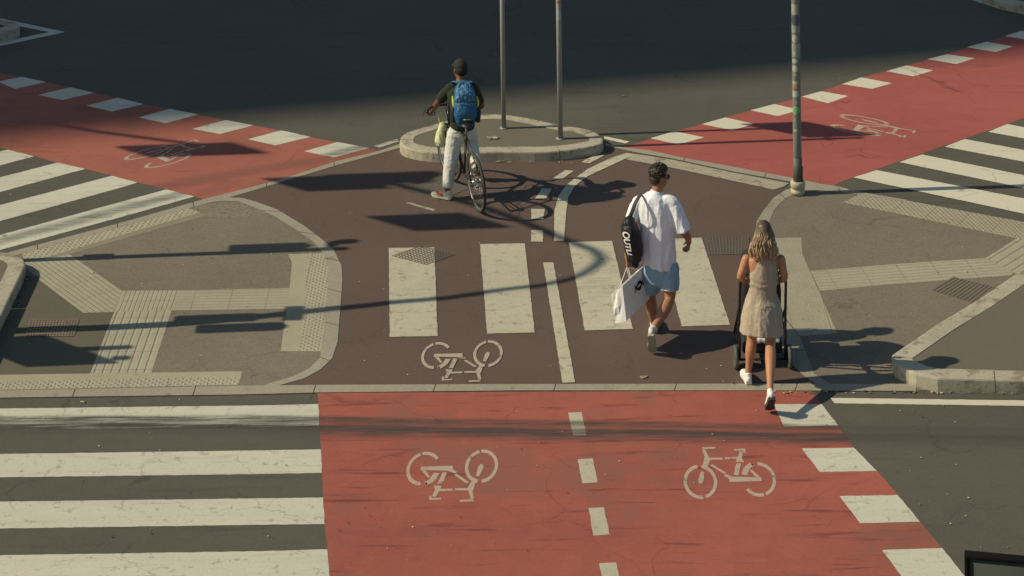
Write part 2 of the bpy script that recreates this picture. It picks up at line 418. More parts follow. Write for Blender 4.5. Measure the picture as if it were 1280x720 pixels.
sheet('pavement', [[(-60,478),(0,477),(301,471),(298,481),(0,487.5),(-60,488)]], .017, M['tac_dome'])
sheet('pavement', [[(1053,253),(1073,243.5),(1090,242.5),(1133,250.5),(1280,277.5),(1400,300),(1400,325),(1268,297.5),(1120,266.7)]], .017, M['tac_7'])
sheet('pavement', [[(968,297.5),(1001.7,296.7),(1003,317),(1013,340),(1047,416.7),(1000,420),(984,400),(966,360),(962,320)]], .017, M['tac_soft'])
sheet('pavement', [[(1013,338.5),(1120,330),(1232,322.5),(1268,341),(1263,344.5),(1120,355),(1025,363.5)]], .0195, M['tac_9'])
tac('tac_10', 'rib', -angle_of((1232,322),(1271,298)), .115)
sheet('pavement', [[(1232,322.5),(1271,297.8),(1340,311),(1290,347),(1270,342)]], .019, M['tac_10'])
# flush granite strips
upA = [(-60,333),(12,315),(160,276),(253,249.3),(320,232.3),(370,218),(420,201.5),(472,189),(500,180)]; loA = [(-60,336),(26,317.5),(160,281),(236,260.3),(286,246.8),(320,237),(420,206.7),(470,193),(502,184)]
sheet('kerb_strip', [upA+loA[::-1]], .0205, M['gra'], joints=strip_joints(upA, loA))
upB = [(286,246.6),(302,247.3),(320,252),(347,262),(380,282),(400,297),(417,312),(427,332),(428,350),(425,390),(422,427),(415,448),(400,462),(380,473),(340,484)]
loB = [(257,254),(277,250.8),(298,251.8),(320,260),(343,270),(370,287),(392,302),(405,318),(411,337),(410,353),(407,387),(403,427),(400,447),(387,460),(367,470),(330,481)]
sheet('kerb_strip', [upB+loB[::-1]], .0230, M['gra'], joints=strip_joints(upB, loB, .8))
upC = [(-60,490),(0,488),(300,482),(400,481),(640,480),(960,479.5),(1145,480)]; loC = [(-60,498.5),(0,497),(300,493),(400,490.5),(640,488),(960,488),(1145,488.5)]
sheet('kerb_strip', [upC+loC[::-1]], .0255, M['gra'], joints=strip_joints(upC, loC, 1.15))
upD = [(757,179),(770,183),(810,187.5),(853,196.7),(920,209),(988,221.7),(1027,230),(1042,231.8),(1060,236)]; loD = [(757,182),(793,190),(840,198),(920,215),(988,227),(1027,235),(1042,236),(1060,240)]
sheet('kerb_strip', [upD+loD[::-1]], .0205, M['gra'], joints=strip_joints(upD, loD))
upE = [(1133,249.7),(1090,242.3),(1060,237),(1027,231.5),(1003,231.3),(983,236.7),(967,247),(955,262),(946,276),(942,300),(943,330),(950,380),(966,420),(985,450),(1003,468),(1020,481)]
loE = [(1133,252),(1090,246),(1058,241),(1025,237.8),(1008,237.6),(993,241),(977,252),(968,262),(962,276),(957,300),(957,340),(966,375),(985,403),(1000,421),(1018,467),(1040,481)]
sheet('kerb_strip', [upE+loE[::-1]], .0230, M['gra'], joints=strip_joints(upE, loE, .8))
# raised islands
raised('kerb', [(499,176),(502,169),(512,163.5),(533,157.5),(560,150),(580,145.5),(600,142.7),(625,142),(650,145),(680,151.5),(705,157),(730,160),(746,165),(754.5,172),(753,179.5),(737,183.3),(707,187.7),(678,190),(640,189.5),(603,190.2),(560,191),(533,189.8),(512,186),(502,182)], .125, .17, M['graw'], ground_mat('island_asphalt', (.15,.135,.10), .12, .2, spots=.3), smooth=1)
raised('kerb', [(1115,443),(1170,405.5),(1223,373),(1262,346.5),(1420,255),(1700,255),(1700,476),(1280,475),(1172,472.7),(1145,467),(1121,456.5),(1115.5,450)], .14, .2, M['graw'], ground_mat('island_asphalt_right', (.145,.13,.097), .1, .14, spots=.3))
raised('kerb', [(-200,317),(-60,314),(0,314),(10,315),(22,318.5),(30,324),(32,331),(0,398),(-60,524),(-330,524)], .14, .19, M['graw'], ground_mat('island_asphalt_left', (.15,.13,.097), .12, .2))
raised('kerb', [(-90,30),(-50,22),(0,23),(16,25.5),(24,29.5),(25,33),(14,37.5),(0,41),(-50,46),(-90,42)], .15, .2, M['graw'], M['road'], smooth=1)
raised('kerb', [(1228,-6),(1250,1.5),(1285,9),(1330,14),(1420,20),(1420,-40),(1228,-40)], .12, .2, M['graw'], ground_mat('island_earth', (.06,.065,.035), .3, .3))
sheet('kerb_strip', [[(31,326),(43,331),(50,337),(48,346),(40,342),(33,335)]], .0260, M['gra'])
# white markings
Z = .0285
def stripes(name, quads, mat, z=Z, **k):
    for q in quads: sheet(name, [q], z, mat, **k)
stripes('zebra_stripe', [[(-60,511.5),(0,510.6),(320,506.7),(398,505),(399,533),(320,534),(0,536.6),(-60,537)], [(-60,568.3),(0,567.5),(320,563),(401,561.6),(402.5,591),(320,592.6),(0,596.6),(-60,597.3)], [(-60,627.8),(0,627),(320,623),(404,621.6),(406,655),(320,656),(0,660.6),(-60,661.4)], [(-60,695),(0,694),(320,689),(409,686.6),(412,724),(320,727),(0,732),(-60,733)], [(-60,770),(415,762),(418,800),(-60,808)]], M['white'], .008)
stripes('zebra_stripe', [[(10,187),(43,195.3),(0,206.7),(-60,222),(-60,205),(0,189.2)], [(71.7,203.2),(106.7,211),(0,240),(-60,256),(-60,238),(0,221.7)], [(140,219.7),(172,228),(160,232),(0,276.3),(-60,293),(-60,273),(0,256.3)], [(208,236.7),(243,245.5),(160,269),(0,312.5),(-60,329),(-60,310),(0,293.7)]], M['white_l'], .008)
stripes('zebra_stripe', [[(1124,202.5),(1152.5,193),(1280,219),(1400,243),(1400,260),(1280,235)], [(1181,183.3),(1206,173.7),(1280,187.5),(1400,210),(1400,227),(1280,202)], [(1235,164.7),(1259,155),(1280,159),(1400,181),(1400,197),(1280,173)], [(1288,146),(1312,137),(1400,153),(1400,168)]], M['white_r'], .008)
sheet('zebra_stripe', [[(1066.7,221.7),(1096,212.7),(1280,248),(1400,272),(1400,294),(1280,267)]], .0245, M['white_r'])
stripes('zebra_stripe', [[(486,310),(543,309),(547,420),(487,421)], [(600,305),(656,304),(668.5,415.5),(609,417)], [(711,302.5),(765,301),(791,411),(731,413)], [(824,299),(877,297),(912.5,406),(852,408)]], M['white_c'])
blk = [[(-3,102),(27.5,96),(57.5,102.5),(19,111)],[(48,118.7),(88,109),(117.5,116),(78,125)],[(108,132),(147.5,122),(179,130),(140,139.5)],[(173,146.7),(212.5,136),(248,143),(206.7,154)],[(240.5,161),(282.5,150),(316.7,156.7),(275,167.5)],[(310,174),(352,163),(388,171),(344,181.7)],[(380,189),(422,177.5),(461.7,185),(417,196.7)]]
stripes('edge_block', blk, M['white_l'], .008)
stripes('edge_block', [[(813,172.7),(843,164),(880.7,171.7),(848,180.5)],[(877,155),(906.7,146.7),(943,155),(915,162.7)],[(938,137.7),(968,130),(1001,137.5),(972,145)],[(1002,120.7),(1026.7,114),(1060.7,120),(1035,129)],[(1052.7,105),(1076.7,96.7),(1115,104),(1090,111)],[(1107.7,89),(1133,81.7),(1166.7,88),(1141.7,95.3)],[(1159,74),(1184,67.7),(1219,72.7),(1195.7,80)],[(1208,59),(1233,52),(1266,58),(1245,65)],[(1256,45),(1277,38.5),(1312,44),(1290,51)]], M['white_r'], .008)
stripes('edge_block', [[(967,505),(1027,505),(1048,532),(980,533)],[(1002,560.5),(1067.5,559.5),(1096,588.5),(1025,590)],[(1049.5,620),(1122,618.5),(1150,652),(1075,654)],[(1102.5,687.5),(1178,685),(1209,724),(1132,727)]], M['white'], .008)
stripes('lane_dash', [[(710,515.7),(727,515),(733,544),(716.7,544.5)],[(722,574),(741,573),(747,602.7),(728,604)],[(735.7,635),(755,634),(762,668),(741.7,669.5)],[(749,704),(770,703),(779,745),(757,746)]], M['white_d'], .008)
stripes('lane_dash', [[(691,222.5),(706.7,212.5),(717.5,213.3),(702.5,224)],[(669,248),(678,235),(690,236),(682.5,248)],[(664,261),(681,261),(679,274),(664,274)],[(664,287.5),(679,287.5),(679,302),(664,302)],[(726.7,202.5),(743,194),(756,194),(736.7,204)]], M['white_c'])
sheet('lane_line', [[(783,191),(762,198),(735,211),(720,221.7),(708,231),(698,245),(693,263),(692.5,301),(705,301),(708,262),(711,245),(719,232),(735,220),(753,211.7),(780,199),(794,193)]], Z, M['white_c'])
sheet('lane_line', [[(679,328),(691.7,328),(719,477.7),(703,478.3)]], Z, M['white_c'])
sheet('lane_line', [[(782.5,199),(794,192.5),(840,199.5),(920,216.5),(986,229),(980,233),(967,237),(920,226.7),(840,209.5)]], Z, M['white_w'])
sheet('lane_line', [[(1038,497.3),(1280,500.5),(1400,502),(1400,510),(1280,507.3),(1043,504)]], .008, M['white_r'])
sheet('lane_line', [[(467,182.5),(496,173.5),(499,176.5),(474,184.2)]], .008, M['white_l'])
sheet('lane_line', [[(755,170.5),(760,171),(787,176.9),(781.7,179.3),(760,174.5),(755,173)]], .008, M['white_r'])
sheet('lane_line', [[(507,253.5),(512,253),(545,262),(541,263.5)]], .012, M['white_w'])
WS = ground_mat('white_paint_far', (.5,.5,.43), .15, .1)
sheet('lane_line', [[(-60,12),(0,22.7),(81.7,40),(0,57.5),(-60,70),(-60,66),(0,52.7),(61.7,40),(0,28),(-60,17)]], .008, WS)
sheet('lane_line', [[(1205,-6),(1215,0),(1240,8),(1280,15.5),(1330,22),(1330,18.5),(1280,11.5),(1245,4.5),(1227,0),(1218,-6)]], .008, WS)
# bicycle symbols: strokes surveyed once on the upright one, then laid out again along each lane
def cp(x, y): return (840+x/8.47, 545+y/8.47)
o3 = G(*cp(600,370))
def loc2(x, y):
    p = G(*cp(x, y)); return V((p.x-o3.x, p.y-o3.y))
def seg_quad(a, b, w0, w1=None):
    w1 = w1 or w0; A, B = loc2(*a), loc2(*b); d = (B-A).normalized(); n_ = V((-d.y, d.x))
    return [A-n_*w0, B-n_*w1, B+n_*w1, A+n_*w0]
def ring_quads(cx, cy, rx, ry, w, gaps, tilt=0.):
    out = []; N_ = 48
    for i in range(N_):
        a0, a1 = 2*math.pi*i/N_, 2*math.pi*(i+1)/N_; am = math.degrees((a0+a1)/2) % 360
        if any(abs((am-g+180) % 360-180) < hw for g, hw in gaps): continue
        q = []
        for a, k in ((a0,1),(a1,1),(a1,0),(a0,0)):
            r = (rx-w*k, ry-w*k); x, y = r[0]*math.cos(a), r[1]*math.sin(a)
            q.append(loc2(cx+x+tilt*y, cy+y))
        out.append(q)
    return out
SY = ring_quads(287,470,178,182,36,[(270,5),(80,5),(180,2),(0,2)],.06)
SY += ring_quads(905,445,182,182,35,[(262,6),(70,5),(0,2),(200,22),(160,18)],.08)
SY += [seg_quad(a, b, w*.95, w2*.95) for a, b, w, w2 in [((290,465),(312,362),.028,.018),((272,468),(312,475),.03,.03),((330,330),(365,215),.02,.035),((320,130),(360,215),.016,.02),((308,115),(445,110),.018,.018),((345,225),(522,225),.022,.02),((545,222),(720,215),.02,.022),((400,290),(550,380),.016,.016),((545,395),(620,430),.016,.03),((590,443),(935,443),.05,.034),((665,400),(690,275),.022,.024),((690,260),(720,150),.026,.018),((640,132),(758,128),.014,.02),((700,215),(740,262),.016,.01),((752,395),(775,330),.028,.03),((775,330),(830,275),.032,.022),((900,425),(820,345),.02,.012),((745,120),(760,165),.012,.012)]]
def symbol(cx, cy, rot, mat, sx=1., sy=1., shear=0., z=.0305):
    z *= .25
    c = G(cx, cy, z); bm = bmesh.new(); ca, sa = math.cos(rot), math.sin(rot)
    for i, q in enumerate(SY):
        vs = []
        for p in q:
            x, y = p.x*sx+shear*p.y, p.y*sy
            vs.append(bm.verts.new((c.x+x*ca-y*sa, c.y+x*sa+y*ca, z+(i%7)*.0001)))
        bm.faces.new(vs)
    o = mk('bicycle_marking', bm, mat, smooth=False)
    for p in o.data.polygons:
        if p.normal.z < 0: p.flip()
    props(o, kind='structure'); return o
symbol(912.5,590.5,0,M['sym'],z=.010)
symbol(563,594,math.pi,M['sym'],z=.010)
symbol(575.5,451,math.pi,M['symb'],.98,.97)
aL = angle_of((106.7,211),(256,249.5)); aR = angle_of((1042,231),(1280,147.5))
symbol(211,192,math.radians(-47),M['sym'],.75,1.1,z=.010)
symbol(1090,159.5,math.radians(-120),M['sym'],.72,1.15,z=.010)
# ---------------------------------------------------------------- drain covers
rust = plain('rusty_iron', (.17,.13,.095), .9, 0, .3, 20, .4, 90)
iron = plain('cast_iron', (.075,.065,.055), .75, .3, .3, 20, .4, 90)
def cover(px, mat, label, nx, ny, z=.018, bars='grid', bh=.003, plate=None, bw=.007):
    z *= .25
    P = [G(x, y, z) for x, y in px]; c = sum(P, V((0,0,0)))/4
    r = root('drain_cover', c, label, 'drain cover')
    bm = bmesh.new(); lo = [bm.verts.new(p) for p in P]; hi = [bm.verts.new(p+V((0,0,.0012))) for p in P]
    bm.faces.new(hi)
    for i in range(4): bm.faces.new((lo[i], lo[(i+1)%4], hi[(i+1)%4], hi[i]))
    if plate is None: bm.free()
    else: mk('plate', bm, plate, r, smooth=False)
    bm = bmesh.new(); zz = V((0,0,.0012)); e1, e2 = P[1]-P[0], P[3]-P[0]
    def at(u, v): return P[0].lerp(P[1], u).lerp(P[3].lerp(P[2], u), v)+zz
    def bar(a, b, w=.009):
        d = (b-a).normalized(); s = V((-d.y, d.x, 0))*w
        lo = [bm.verts.new(q) for q in (a-s, b-s, b+s, a+s)]; hi = [bm.verts.new(q.co+V((0,0,bh))) for q in lo]
        bm.faces.new(hi)
        for i in range(4): bm.faces.new((lo[i], lo[(i+1)%4], hi[(i+1)%4], hi[i]))
    for i in range(nx+1): bar(at(i/nx, 0), at(i/nx, 1), bw)
    if bars == 'grid':
        for j in range(ny+1): bar(at(0, j/ny)+V((0,0,.0004)), at(1, j/ny)+V((0,0,.0004)), bw)
    mk('grating', bm, mat, r, smooth=False)
pl_r = plain('cover_rust_plate', (.095,.075,.058), .9, 0, .3, 20); pl_b = plain('cover_brown_plate', (.098,.074,.06), .9, 0, .3, 20); ln = plain('grid_line', (.13,.115,.09), .9)
cover([(33,420.5),(92,420),(97.5,399.5),(38,399.5)], rust, 'rusty rectangular grating in the dark asphalt by the left raised kerb', 16, 7, .019, plate=pl_r, bw=.010)
cover([(490,320),(533,331),(568,318),(527,307.5)], ln, 'diamond grid cover partly painted over by the leftmost central zebra stripe', 11, 11, .0300, bh=.002, bw=.0045)
cover([(508,238),(548,250),(590,234),(552,219)], ln, 'diamond grid cover in the brown surface under the bicycle', 14, 14, .014, plate=pl_b, bw=.008)
cover([(882,296.5),(936,296.5),(934,318),(887,318.5)], plain('worn_iron', (.15,.125,.10), .7, .1, .4, 30), 'grid cover in the brown surface between the walking man and the woman', 13, 9, .014, plate=pl_b, bw=.005)
cover([(1165,363),(1218,379),(1243,359),(1193,346.5)], plain('iron_rib', (.155,.13,.10), .8, 0, .3, 30), 'ribbed diamond cover beside the right raised kerb', 11, 5, .019, bars='ribs', plate=plain('rib_plate', (.115,.095,.075), .9, 0, .3, 20), bw=.014)
for o_ in list(COL.objects):
    if o_.name.startswith('drain_cover'): o_['group'] = 'drain covers set in the ground'
# ---------------------------------------------------------------- litter
pap = plain('scrap_paper', (.6,.55,.45), .8)
def scrap(px, py, s, label, z=.02, ang=0., mat=None, sy=.45, cat='litter'):
    if z < .1: z *= .25
    c = G(px, py, z); bm = bmesh.new(); rnd = random.Random(int(px*7+py)); rows = []
    for i in range(6):
        row = []
        for j in range(4):
            x = (i/5-.5)*s+rnd.uniform(-.1,.1)*s; y = (j/3-.5)*s*sy+rnd.uniform(-.07,.07)*s
            row.append(bm.verts.new((c.x+x*math.cos(ang)-y*math.sin(ang), c.y+x*math.sin(ang)+y*math.cos(ang), z+.004+rnd.uniform(0,.12)*s)))
        rows.append(row)
    for a, b in zip(rows, rows[1:]):
        for k in range(3): bm.faces.new((a[k], b[k], b[k+1], a[k+1]))
    bmesh.ops.solidify(bm, geom=bm.faces[:], thickness=.002)
    o = mk('scrap', bm, mat or pap, loc=c); props(o, label, cat); return o
scrap(616,173,.14,'flattened pale wrapper lying on the round island near the left thin post',.125)
scrap(625,202,.10,'pale crumpled scrap below the front kerb of the round island',.012)
scrap(637,203,.05,'tiny pale scrap nearest the front kerb of the round island',.012)
scrap(805,472,.08,'torn white scrap on the brown surface just behind the granite strip',.012, .3)
scrap(103,503,.07,'small white scrap on the asphalt strip above the lower left zebra',.004,-.4)
scrap(1192,489.5,.08,'crumbled pale litter at the foot of the right raised kerb',.004,.2)
scrap(780,120,.05,'small white fleck alone on the far grey road',.004,.2)
dirtm = ground_mat('gutter_dirt', (.075,.06,.042), .5, .6, gs=40, spots=.4)
lo2 = [(x, y+1.3+.5*math.sin(x*.05)) for x, y in loC]; sheet('kerb_gutter', [loC+lo2[::-1]], .0, dirtm)
flk = [plain('speck_pale', (.5,.44,.33), .9, 0, .3, 40), plain('speck_dark', (.05,.04,.03), .9), plain('speck_leaf', (.25,.16,.06), .9, 0, .4, 40)]
bm = bmesh.new(); rs = random.Random(4)
def speck(px, py, s_, z=.007):
    c = G(px, py, z); a = rs.uniform(0, 6.28); n_ = 5; mi = rs.choice((0,0,1,1,2))
    f = bm.faces.new([bm.verts.new((c.x+s_*rs.uniform(.5,1)*math.cos(a+i*6.283/n_), c.y+s_*rs.uniform(.4,1)*math.sin(a+i*6.283/n_), z+rs.uniform(.001,.006))) for i in range(n_)]); f.material_index = mi
for k in range(260): speck(rs.uniform(0,1280), rs.uniform(150,715), rs.uniform(.005,.014))
for k in range(70): speck(rs.uniform(960,1280), 488.5+rs.uniform(0,3)+max(0,(rs.random()-.2))*1., rs.uniform(.008,.022))
for k in range(50): speck(rs.uniform(500,740), 199.5+rs.uniform(0,5), rs.uniform(.006,.016))
for k in range(40): t_ = rs.random(); speck(33-33*t_+rs.uniform(2,12), 335+75*t_, rs.uniform(.008,.02))
for k in range(60): speck(rs.uniform(150,480), rs.uniform(250,470), rs.uniform(.005,.014))
props(mk('debris_specks', bm, flk, smooth=False), 'tiny specks of grit and leaf litter strewn over the ground', 'debris', kind='stuff')
# ---------------------------------------------------------------- posts
galv = plain('galvanised_steel', (.27,.28,.26), .5, 0, .2, 9, .1)
gald = plain('worn_grey_paint', (.17,.18,.155), .6, 0, .35, 7, .15)
galk = plain('dark_grey_paint', (.09,.09,.08), .6, 0, .3, 7, .1)
black = plain('black_plastic', (.012,.012,.013), .45, 0, .2)
signgrey = plain('sign_back', (.25,.26,.26), .5, .4, .15)
base1 = G(629.8,160.5,.119); base2 = G(700.5,173.5,.119); base3 = G(997.3,241.5,.012)
def cyl_patch(bm, c, r, z0, z1, a0, a1, n=8, round_=False):
    rows = []
    m = 8 if round_ else 1
    for j in range(m+1):
        t = j/m; zz = z0+(z1-z0)*t; wf = math.sqrt(max(.02, 1-(2*t-1)**2)) if round_ else 1
        am, hw = (a0+a1)/2, (a1-a0)/2*wf
        rows.append([bm.verts.new((c.x+r*math.cos(am-hw+2*hw*i/n), c.y+r*math.sin(am-hw+2*hw*i/n), c.z+zz)) for i in range(n+1)])
    for a, b in zip(rows, rows[1:]):
        for k in range(n): bm.faces.new((a[k], a[k+1], b[k+1], b[k]))
def post(loc, r, h, label, mat, foot=True):
    p = root('sign_post', loc, label, 'post')
    bm = bmesh.new(); tube(bm, [loc+V((0,0,-.02)), loc+V((0,0,h))], r, 20); mk('pole', bm, mat, p)
    bm = bmesh.new(); tube(bm, [loc+V((0,0,h)), loc+V((0,0,h+.02))], r*1.1, 16); mk('cap', bm, black, p)
    if foot:
        bm = bmesh.new(); tube(bm, [loc, loc+V((0,0,.012))], r*1.7, 16); mk('base_collar', bm, mat, p)
    return p
p1 = post(base1, .030, 2.78, 'thin grey metal post nearer the cyclist on the round island', galv)
p2 = post(base2, .033, 2.78, 'thin grey metal post with small stickers at the right end of the round island', galv)
stk = {'w': plain('sticker_white', (.42,.42,.38), .5, 0, .5, 60), 'k': plain('sticker_dark', (.07,.085,.12), .5, 0, .6, 90), 'g': plain('sticker_green', (.16,.42,.12), .5, 0, .3, 50), 'o': plain('sticker_orange', (.35,.2,.09), .5), 'm': plain('sticker_faded', (.26,.28,.23), .6, 0, .5, 80), 'c': plain('sticker_cream', (.36,.36,.28), .6, 0, .5, 50)}
def sticker(p, r, pxy0, pxy1, col, a0=-2.5, a1=-.7, rd=False):
    Y = p.location.y; z1 = W(p.location.x, pxy0, Y).z; 
    z0 = W(640+p.location.x*F/Y, pxy1, Y).z; z1 = W(640+p.location.x*F/Y, pxy0, Y).z
    bm = bmesh.new(); cyl_patch(bm, V((p.location.x, p.location.y, 0)), r+.0015, z0, z1, a0, a1, round_=rd)
    mk('sticker', bm, stk[col], p)
sticker(p2,.033,13,24,'w',-2.3,-.9); sticker(p2,.033,51,59,'m',-2.2,-.6); sticker(p2,.033,0,4,'o')
p3 = root('tram_pole', base3, 'thick grey pole covered in stickers with a pale banded base', 'pole')
bm = bmesh.new(); sweep(bm, [base3+V((0,0,z)) for z in (0,1.5,3,6.2)], [.052,.05,.048,.044], n=24, sub=2, caps=(0,0)); mk('pole', bm, gald, p3)
bm = bmesh.new(); tube(bm, [base3+V((0,0,.1)), base3+V((0,0,.43))], .0545, 24); mk('sleeve', bm, galk, p3)
bm = bmesh.new(); rp = [(0,.086),(.05,.083),(.055,.072),(.07,.072),(.075,.086),(.135,.088),(.15,.08)]
sweep(bm, [base3+V((0,0,z)) for z, r in rp], [r for z, r in rp], n=24, sub=1, caps=(0,0), linear=True); mk('base_collar', bm, plain('cream_collar', (.42,.38,.26), .7, 0, .5, 25, .3), p3)
bm = bmesh.new(); tube(bm, [base3+V((.05,-.03,.1)), base3+V((.055,-.03,.33))], .006, 6); mk('cable', bm, black, p3)
for a, b, c, rd in [(4,17,'c',False),(17,31,'k',True),(31,40,'m',False),(42,52,'w',True),(53,70,'m',False),(72,78,'w',True),(80,89,'w',True),(100,104,'c',False),(104,110,'o',True),(112,120,'w',False),(132,141,'g',True)]:
    sticker(p3, .051, a, b, c, -2.75 if c in 'wcg' else -2.9, -1.15 if c in 'wcgo' else -.35, rd)
for k_, (a, c) in enumerate([(36,'c'),(46,'m'),(63,'w'),(90,'m'),(96,'k'),(124,'m'),(147,'m'),(160,'c')]):
    sticker(p3, .0512, a, a+2.5+(k_*7%4), c, -2.6+(k_*5%7)*.13, -1.9+(k_*3%6)*.16, bool(k_%2))
bm = bmesh.new(); Yq = p3.location.y; zq = W(997, 141.5, Yq).z
cyl_patch(bm, V((base3.x, base3.y, 0)), .0512, zq, W(997, 131, Yq).z, -2.95, -.98, round_=True); mk('sticker', bm, stk['w'], p3)
# a direction board carried by the two thin posts, just above the view
bd = root('direction_board', (base1+base2)/2+V((0,0,2.55)), 'grey board fixed high between the two thin posts of the round island', 'board')
bm = bmesh.new(); d = (base2-base1); d.z = 0; d.normalize(); nrm = V((-d.y, d.x, 0)); up = V((0,0,1))
bm.free()
for A, B, C_, D, zl_ in [((925,155),(1012,172),(1093,166),(1000,150),2.33)]:
    a, b = cast(*A, zl_), cast(*B, zl_); hgt = (G(*B)-G(*C_)).length*math.tan(SUN_EL)
    dd = (b-a); Lb = dd.length; dd.normalize(); n_ = V((-dd.y, dd.x, 0)); bm = bmesh.new(); rbox(bm, (a+b)/2+V((0,0,hgt/2)), (Lb, .02, hgt), (dd, n_, up), .004, 1); mk('panel', bm, signgrey, bd)
for b_ in (base1, base2):
    bm = bmesh.new(); rbox(bm, V((b_.x, b_.y, 2.6)), (.09,.09,.04), (d, nrm, up), .004, 1); mk('bracket', bm, galv, bd)
# ---------------------------------------------------------------- signal masts beyond the left edge (they throw the long shadows)
def signal_head(parent, c, fwd, hgt=.95, wid=.3, board=None):
    f = V(fwd).normalized(); s = V((f.y, -f.x, 0))
    bm = bmesh.new(); rbox(bm, c, (wid,.2,hgt), (s, f, V((0,0,1))), .03, 2); hd = mk('signal_head', bm, black, parent)
    for k in range(3):
        q = c+f*.1+V((0,0,(1-k)*hgt*.31)); bm = bmesh.new()
        sweep(bm, [q, q+f*.14], [.1,.1], ref=V((0,0,1)), n=14, sub=1, caps=(0,0)); mk('visor', bm, black, hd)
    if board:
        bm = bmesh.new(); rbox(bm, c-f*.03, (board[0],.015,board[1]), (s, f, V((0,0,1))), .01, 1); mk('backboard', bm, black, parent)
# low mast: shadow across the upper part of the left pavement
zt = 3.35; tip = cast(432,311,zt); b0 = V((tip.x, tip.y, 0)); mB = root('signal_mast', b0, 'grey signal post beyond the left edge whose shadow crosses the left ribbed paving', 'traffic light')
bm = bmesh.new(); tube(bm, [b0, b0+V((0,0,zt))], .05, 14); mk('pole', bm, galk, mB)
zof = lambda px: (G(px,311).x-b0.x)*math.tan(SUN_EL)/SH.x
za, zb_ = zof(292), zof(378)
bm = bmesh.new(); rbox(bm, V((b0.x, b0.y+.13, (za+zb_)/2)), (.16,.17,zb_-za), None, .03, 2); hd = mk('signal_head', bm, black, mB)
for k_ in range(3):
    q = V((b0.x+.06, b0.y+.13, za+(zb_-za)*(.17+.33*k_))); bm = bmesh.new(); sweep(bm, [q, q+V((.12,0,0))], [.06,.05], ref=V((0,0,1)), n=12, sub=1, caps=(0,0)); mk('visor', bm, black, hd)
bm = bmesh.new(); sweep(bm, [V((b0.x, b0.y+.06, zof(412))), V((b0.x, b0.y+.17, zof(418))), V((b0.x, b0.y+.2, zof(436)))], [.03,.06,.07], ref=V((1,0,0)), n=10, sub=2); mk('camera_box', bm, black, mB)
bm = bmesh.new(); rbox(bm, b0+V((0,.02,1.22)), (.1,.16,.22), None, .02, 2); mk('push_button_box', bm, galk, mB)
# tall mast with a long curved arm
x0 = cast(165,409,1.35).x
def onx(px, py):
    g = G(px, py); z = (g.x-x0)*math.tan(SUN_EL)/SH.x; return V((x0, g.y-SH.y*z/math.tan(SUN_EL), z))
shp = [(210,406),(420,386),(487,379),(547,374),(607,366),(640,361.5),(683,356),(720,347),(740,337)]
path = [onx(*q) for q in shp]; bY = path[0].copy(); bY.z = 0
zt = path[-1].z+.12
arm = [cast(752,326,zt), cast(745,315,zt+.05), cast(728,308,zt+.05), cast(705,299,zt), cast(672,285,zt-.02), cast(640,272,zt-.04), cast(600,258,zt-.04), cast(560,247,zt-.04), cast(515,236,zt-.05), cast(495,230,zt-.05)]
mC = root('signal_mast', bY, 'tall grey mast beyond the left edge whose curved arm throws the looping shadow', 'traffic light')
bm = bmesh.new(); sweep(bm, [bY]+path, [.075,.07,.06,.055,.05,.05,.045,.045,.045,.045], n=14, sub=4, caps=(0,0)); mk('pole', bm, galk, mC)
bm = bmesh.new(); tube(bm, [path[-1]]+arm, .05, 10, 4); mk('arm', bm, galk, mC)
lowq = bY+V((0,0,0))
for q0, q1, nm in (((222,404),(318,393),'signal_head'),((250,414),(350,406),'signal_head')):
    a_, b_ = onx(*q0), onx(*q1); hh = b_.z-a_.z; cc = V((x0, (a_.y+b_.y)/2, (a_.z+b_.z)/2))
    bm = bmesh.new(); rbox(bm, cc, (.14,.2,hh), None, .03, 2); hd = mk(nm, bm, black, mC)
    for k_ in range(3):
        q = cc+V((.05,0,(k_-1)*hh*.3)); bm = bmesh.new(); sweep(bm, [q, q+V((.14,0,0))], [.06,.06], ref=V((0,0,1)), n=12, sub=1, caps=(0,0)); mk('visor', bm, black, hd)
bm = bmesh.new(); rbox(bm, V((x0, onx(368,392).y, onx(368,392).z)), (.1,.35,.12), None, .02, 2); mk('bracket', bm, black, mC)
def hung_board(parent, A, B, C, D, zlow, t=.03, name='backboard'):
    """board whose low edge shadows A->B and whose high edge shadows D->C"""
    a, b = cast(*A, zlow), cast(*B, zlow)
    g1, g2 = G(*B), G(*C); hgt = (g2-g1).length*math.tan(SUN_EL)
    d = (b-a); L = d.length; d.normalize(); n_ = V((-d.y, d.x, 0))
    bm = bmesh.new(); rbox(bm, (a+b)/2+V((0,0,hgt/2)), (L, t, hgt), (d, n_, V((0,0,1))), .008, 1)
    return mk(name, bm, black, parent)
hung_board(mC, (457,270.5), (519,289), (641,282), (575,262), zt-.95)
hung_board(mC, (326,223), (384,239.5), (492,235), (430,211), zt-.95)
hb = cast(470,223,zt-.25); signal_head(mC, hb, (.7,-.7,0), 1.05, .34)
# second mast further back: the board shadow over the left red crossing
zt2 = 5.4
aa = cast(250,181,zt2); bb = cast(60,156,zt2); base_d = V((bb.x-1.2, bb.y+.3, 0))
mD = root('signal_mast', base_d, 'grey mast beyond the left edge, its board shading the left red crossing', 'traffic light')
bm = bmesh.new(); tube(bm, [base_d, V((base_d.x, base_d.y, zt2-.3)), bb, cast(120,165,zt2), aa, cast(300,190,zt2)], .04, 8, 3); mk('pole', bm, galk, mD)
hung_board(mD, (142,183), (188,197), (338,188.5), (280,175), 4.4)
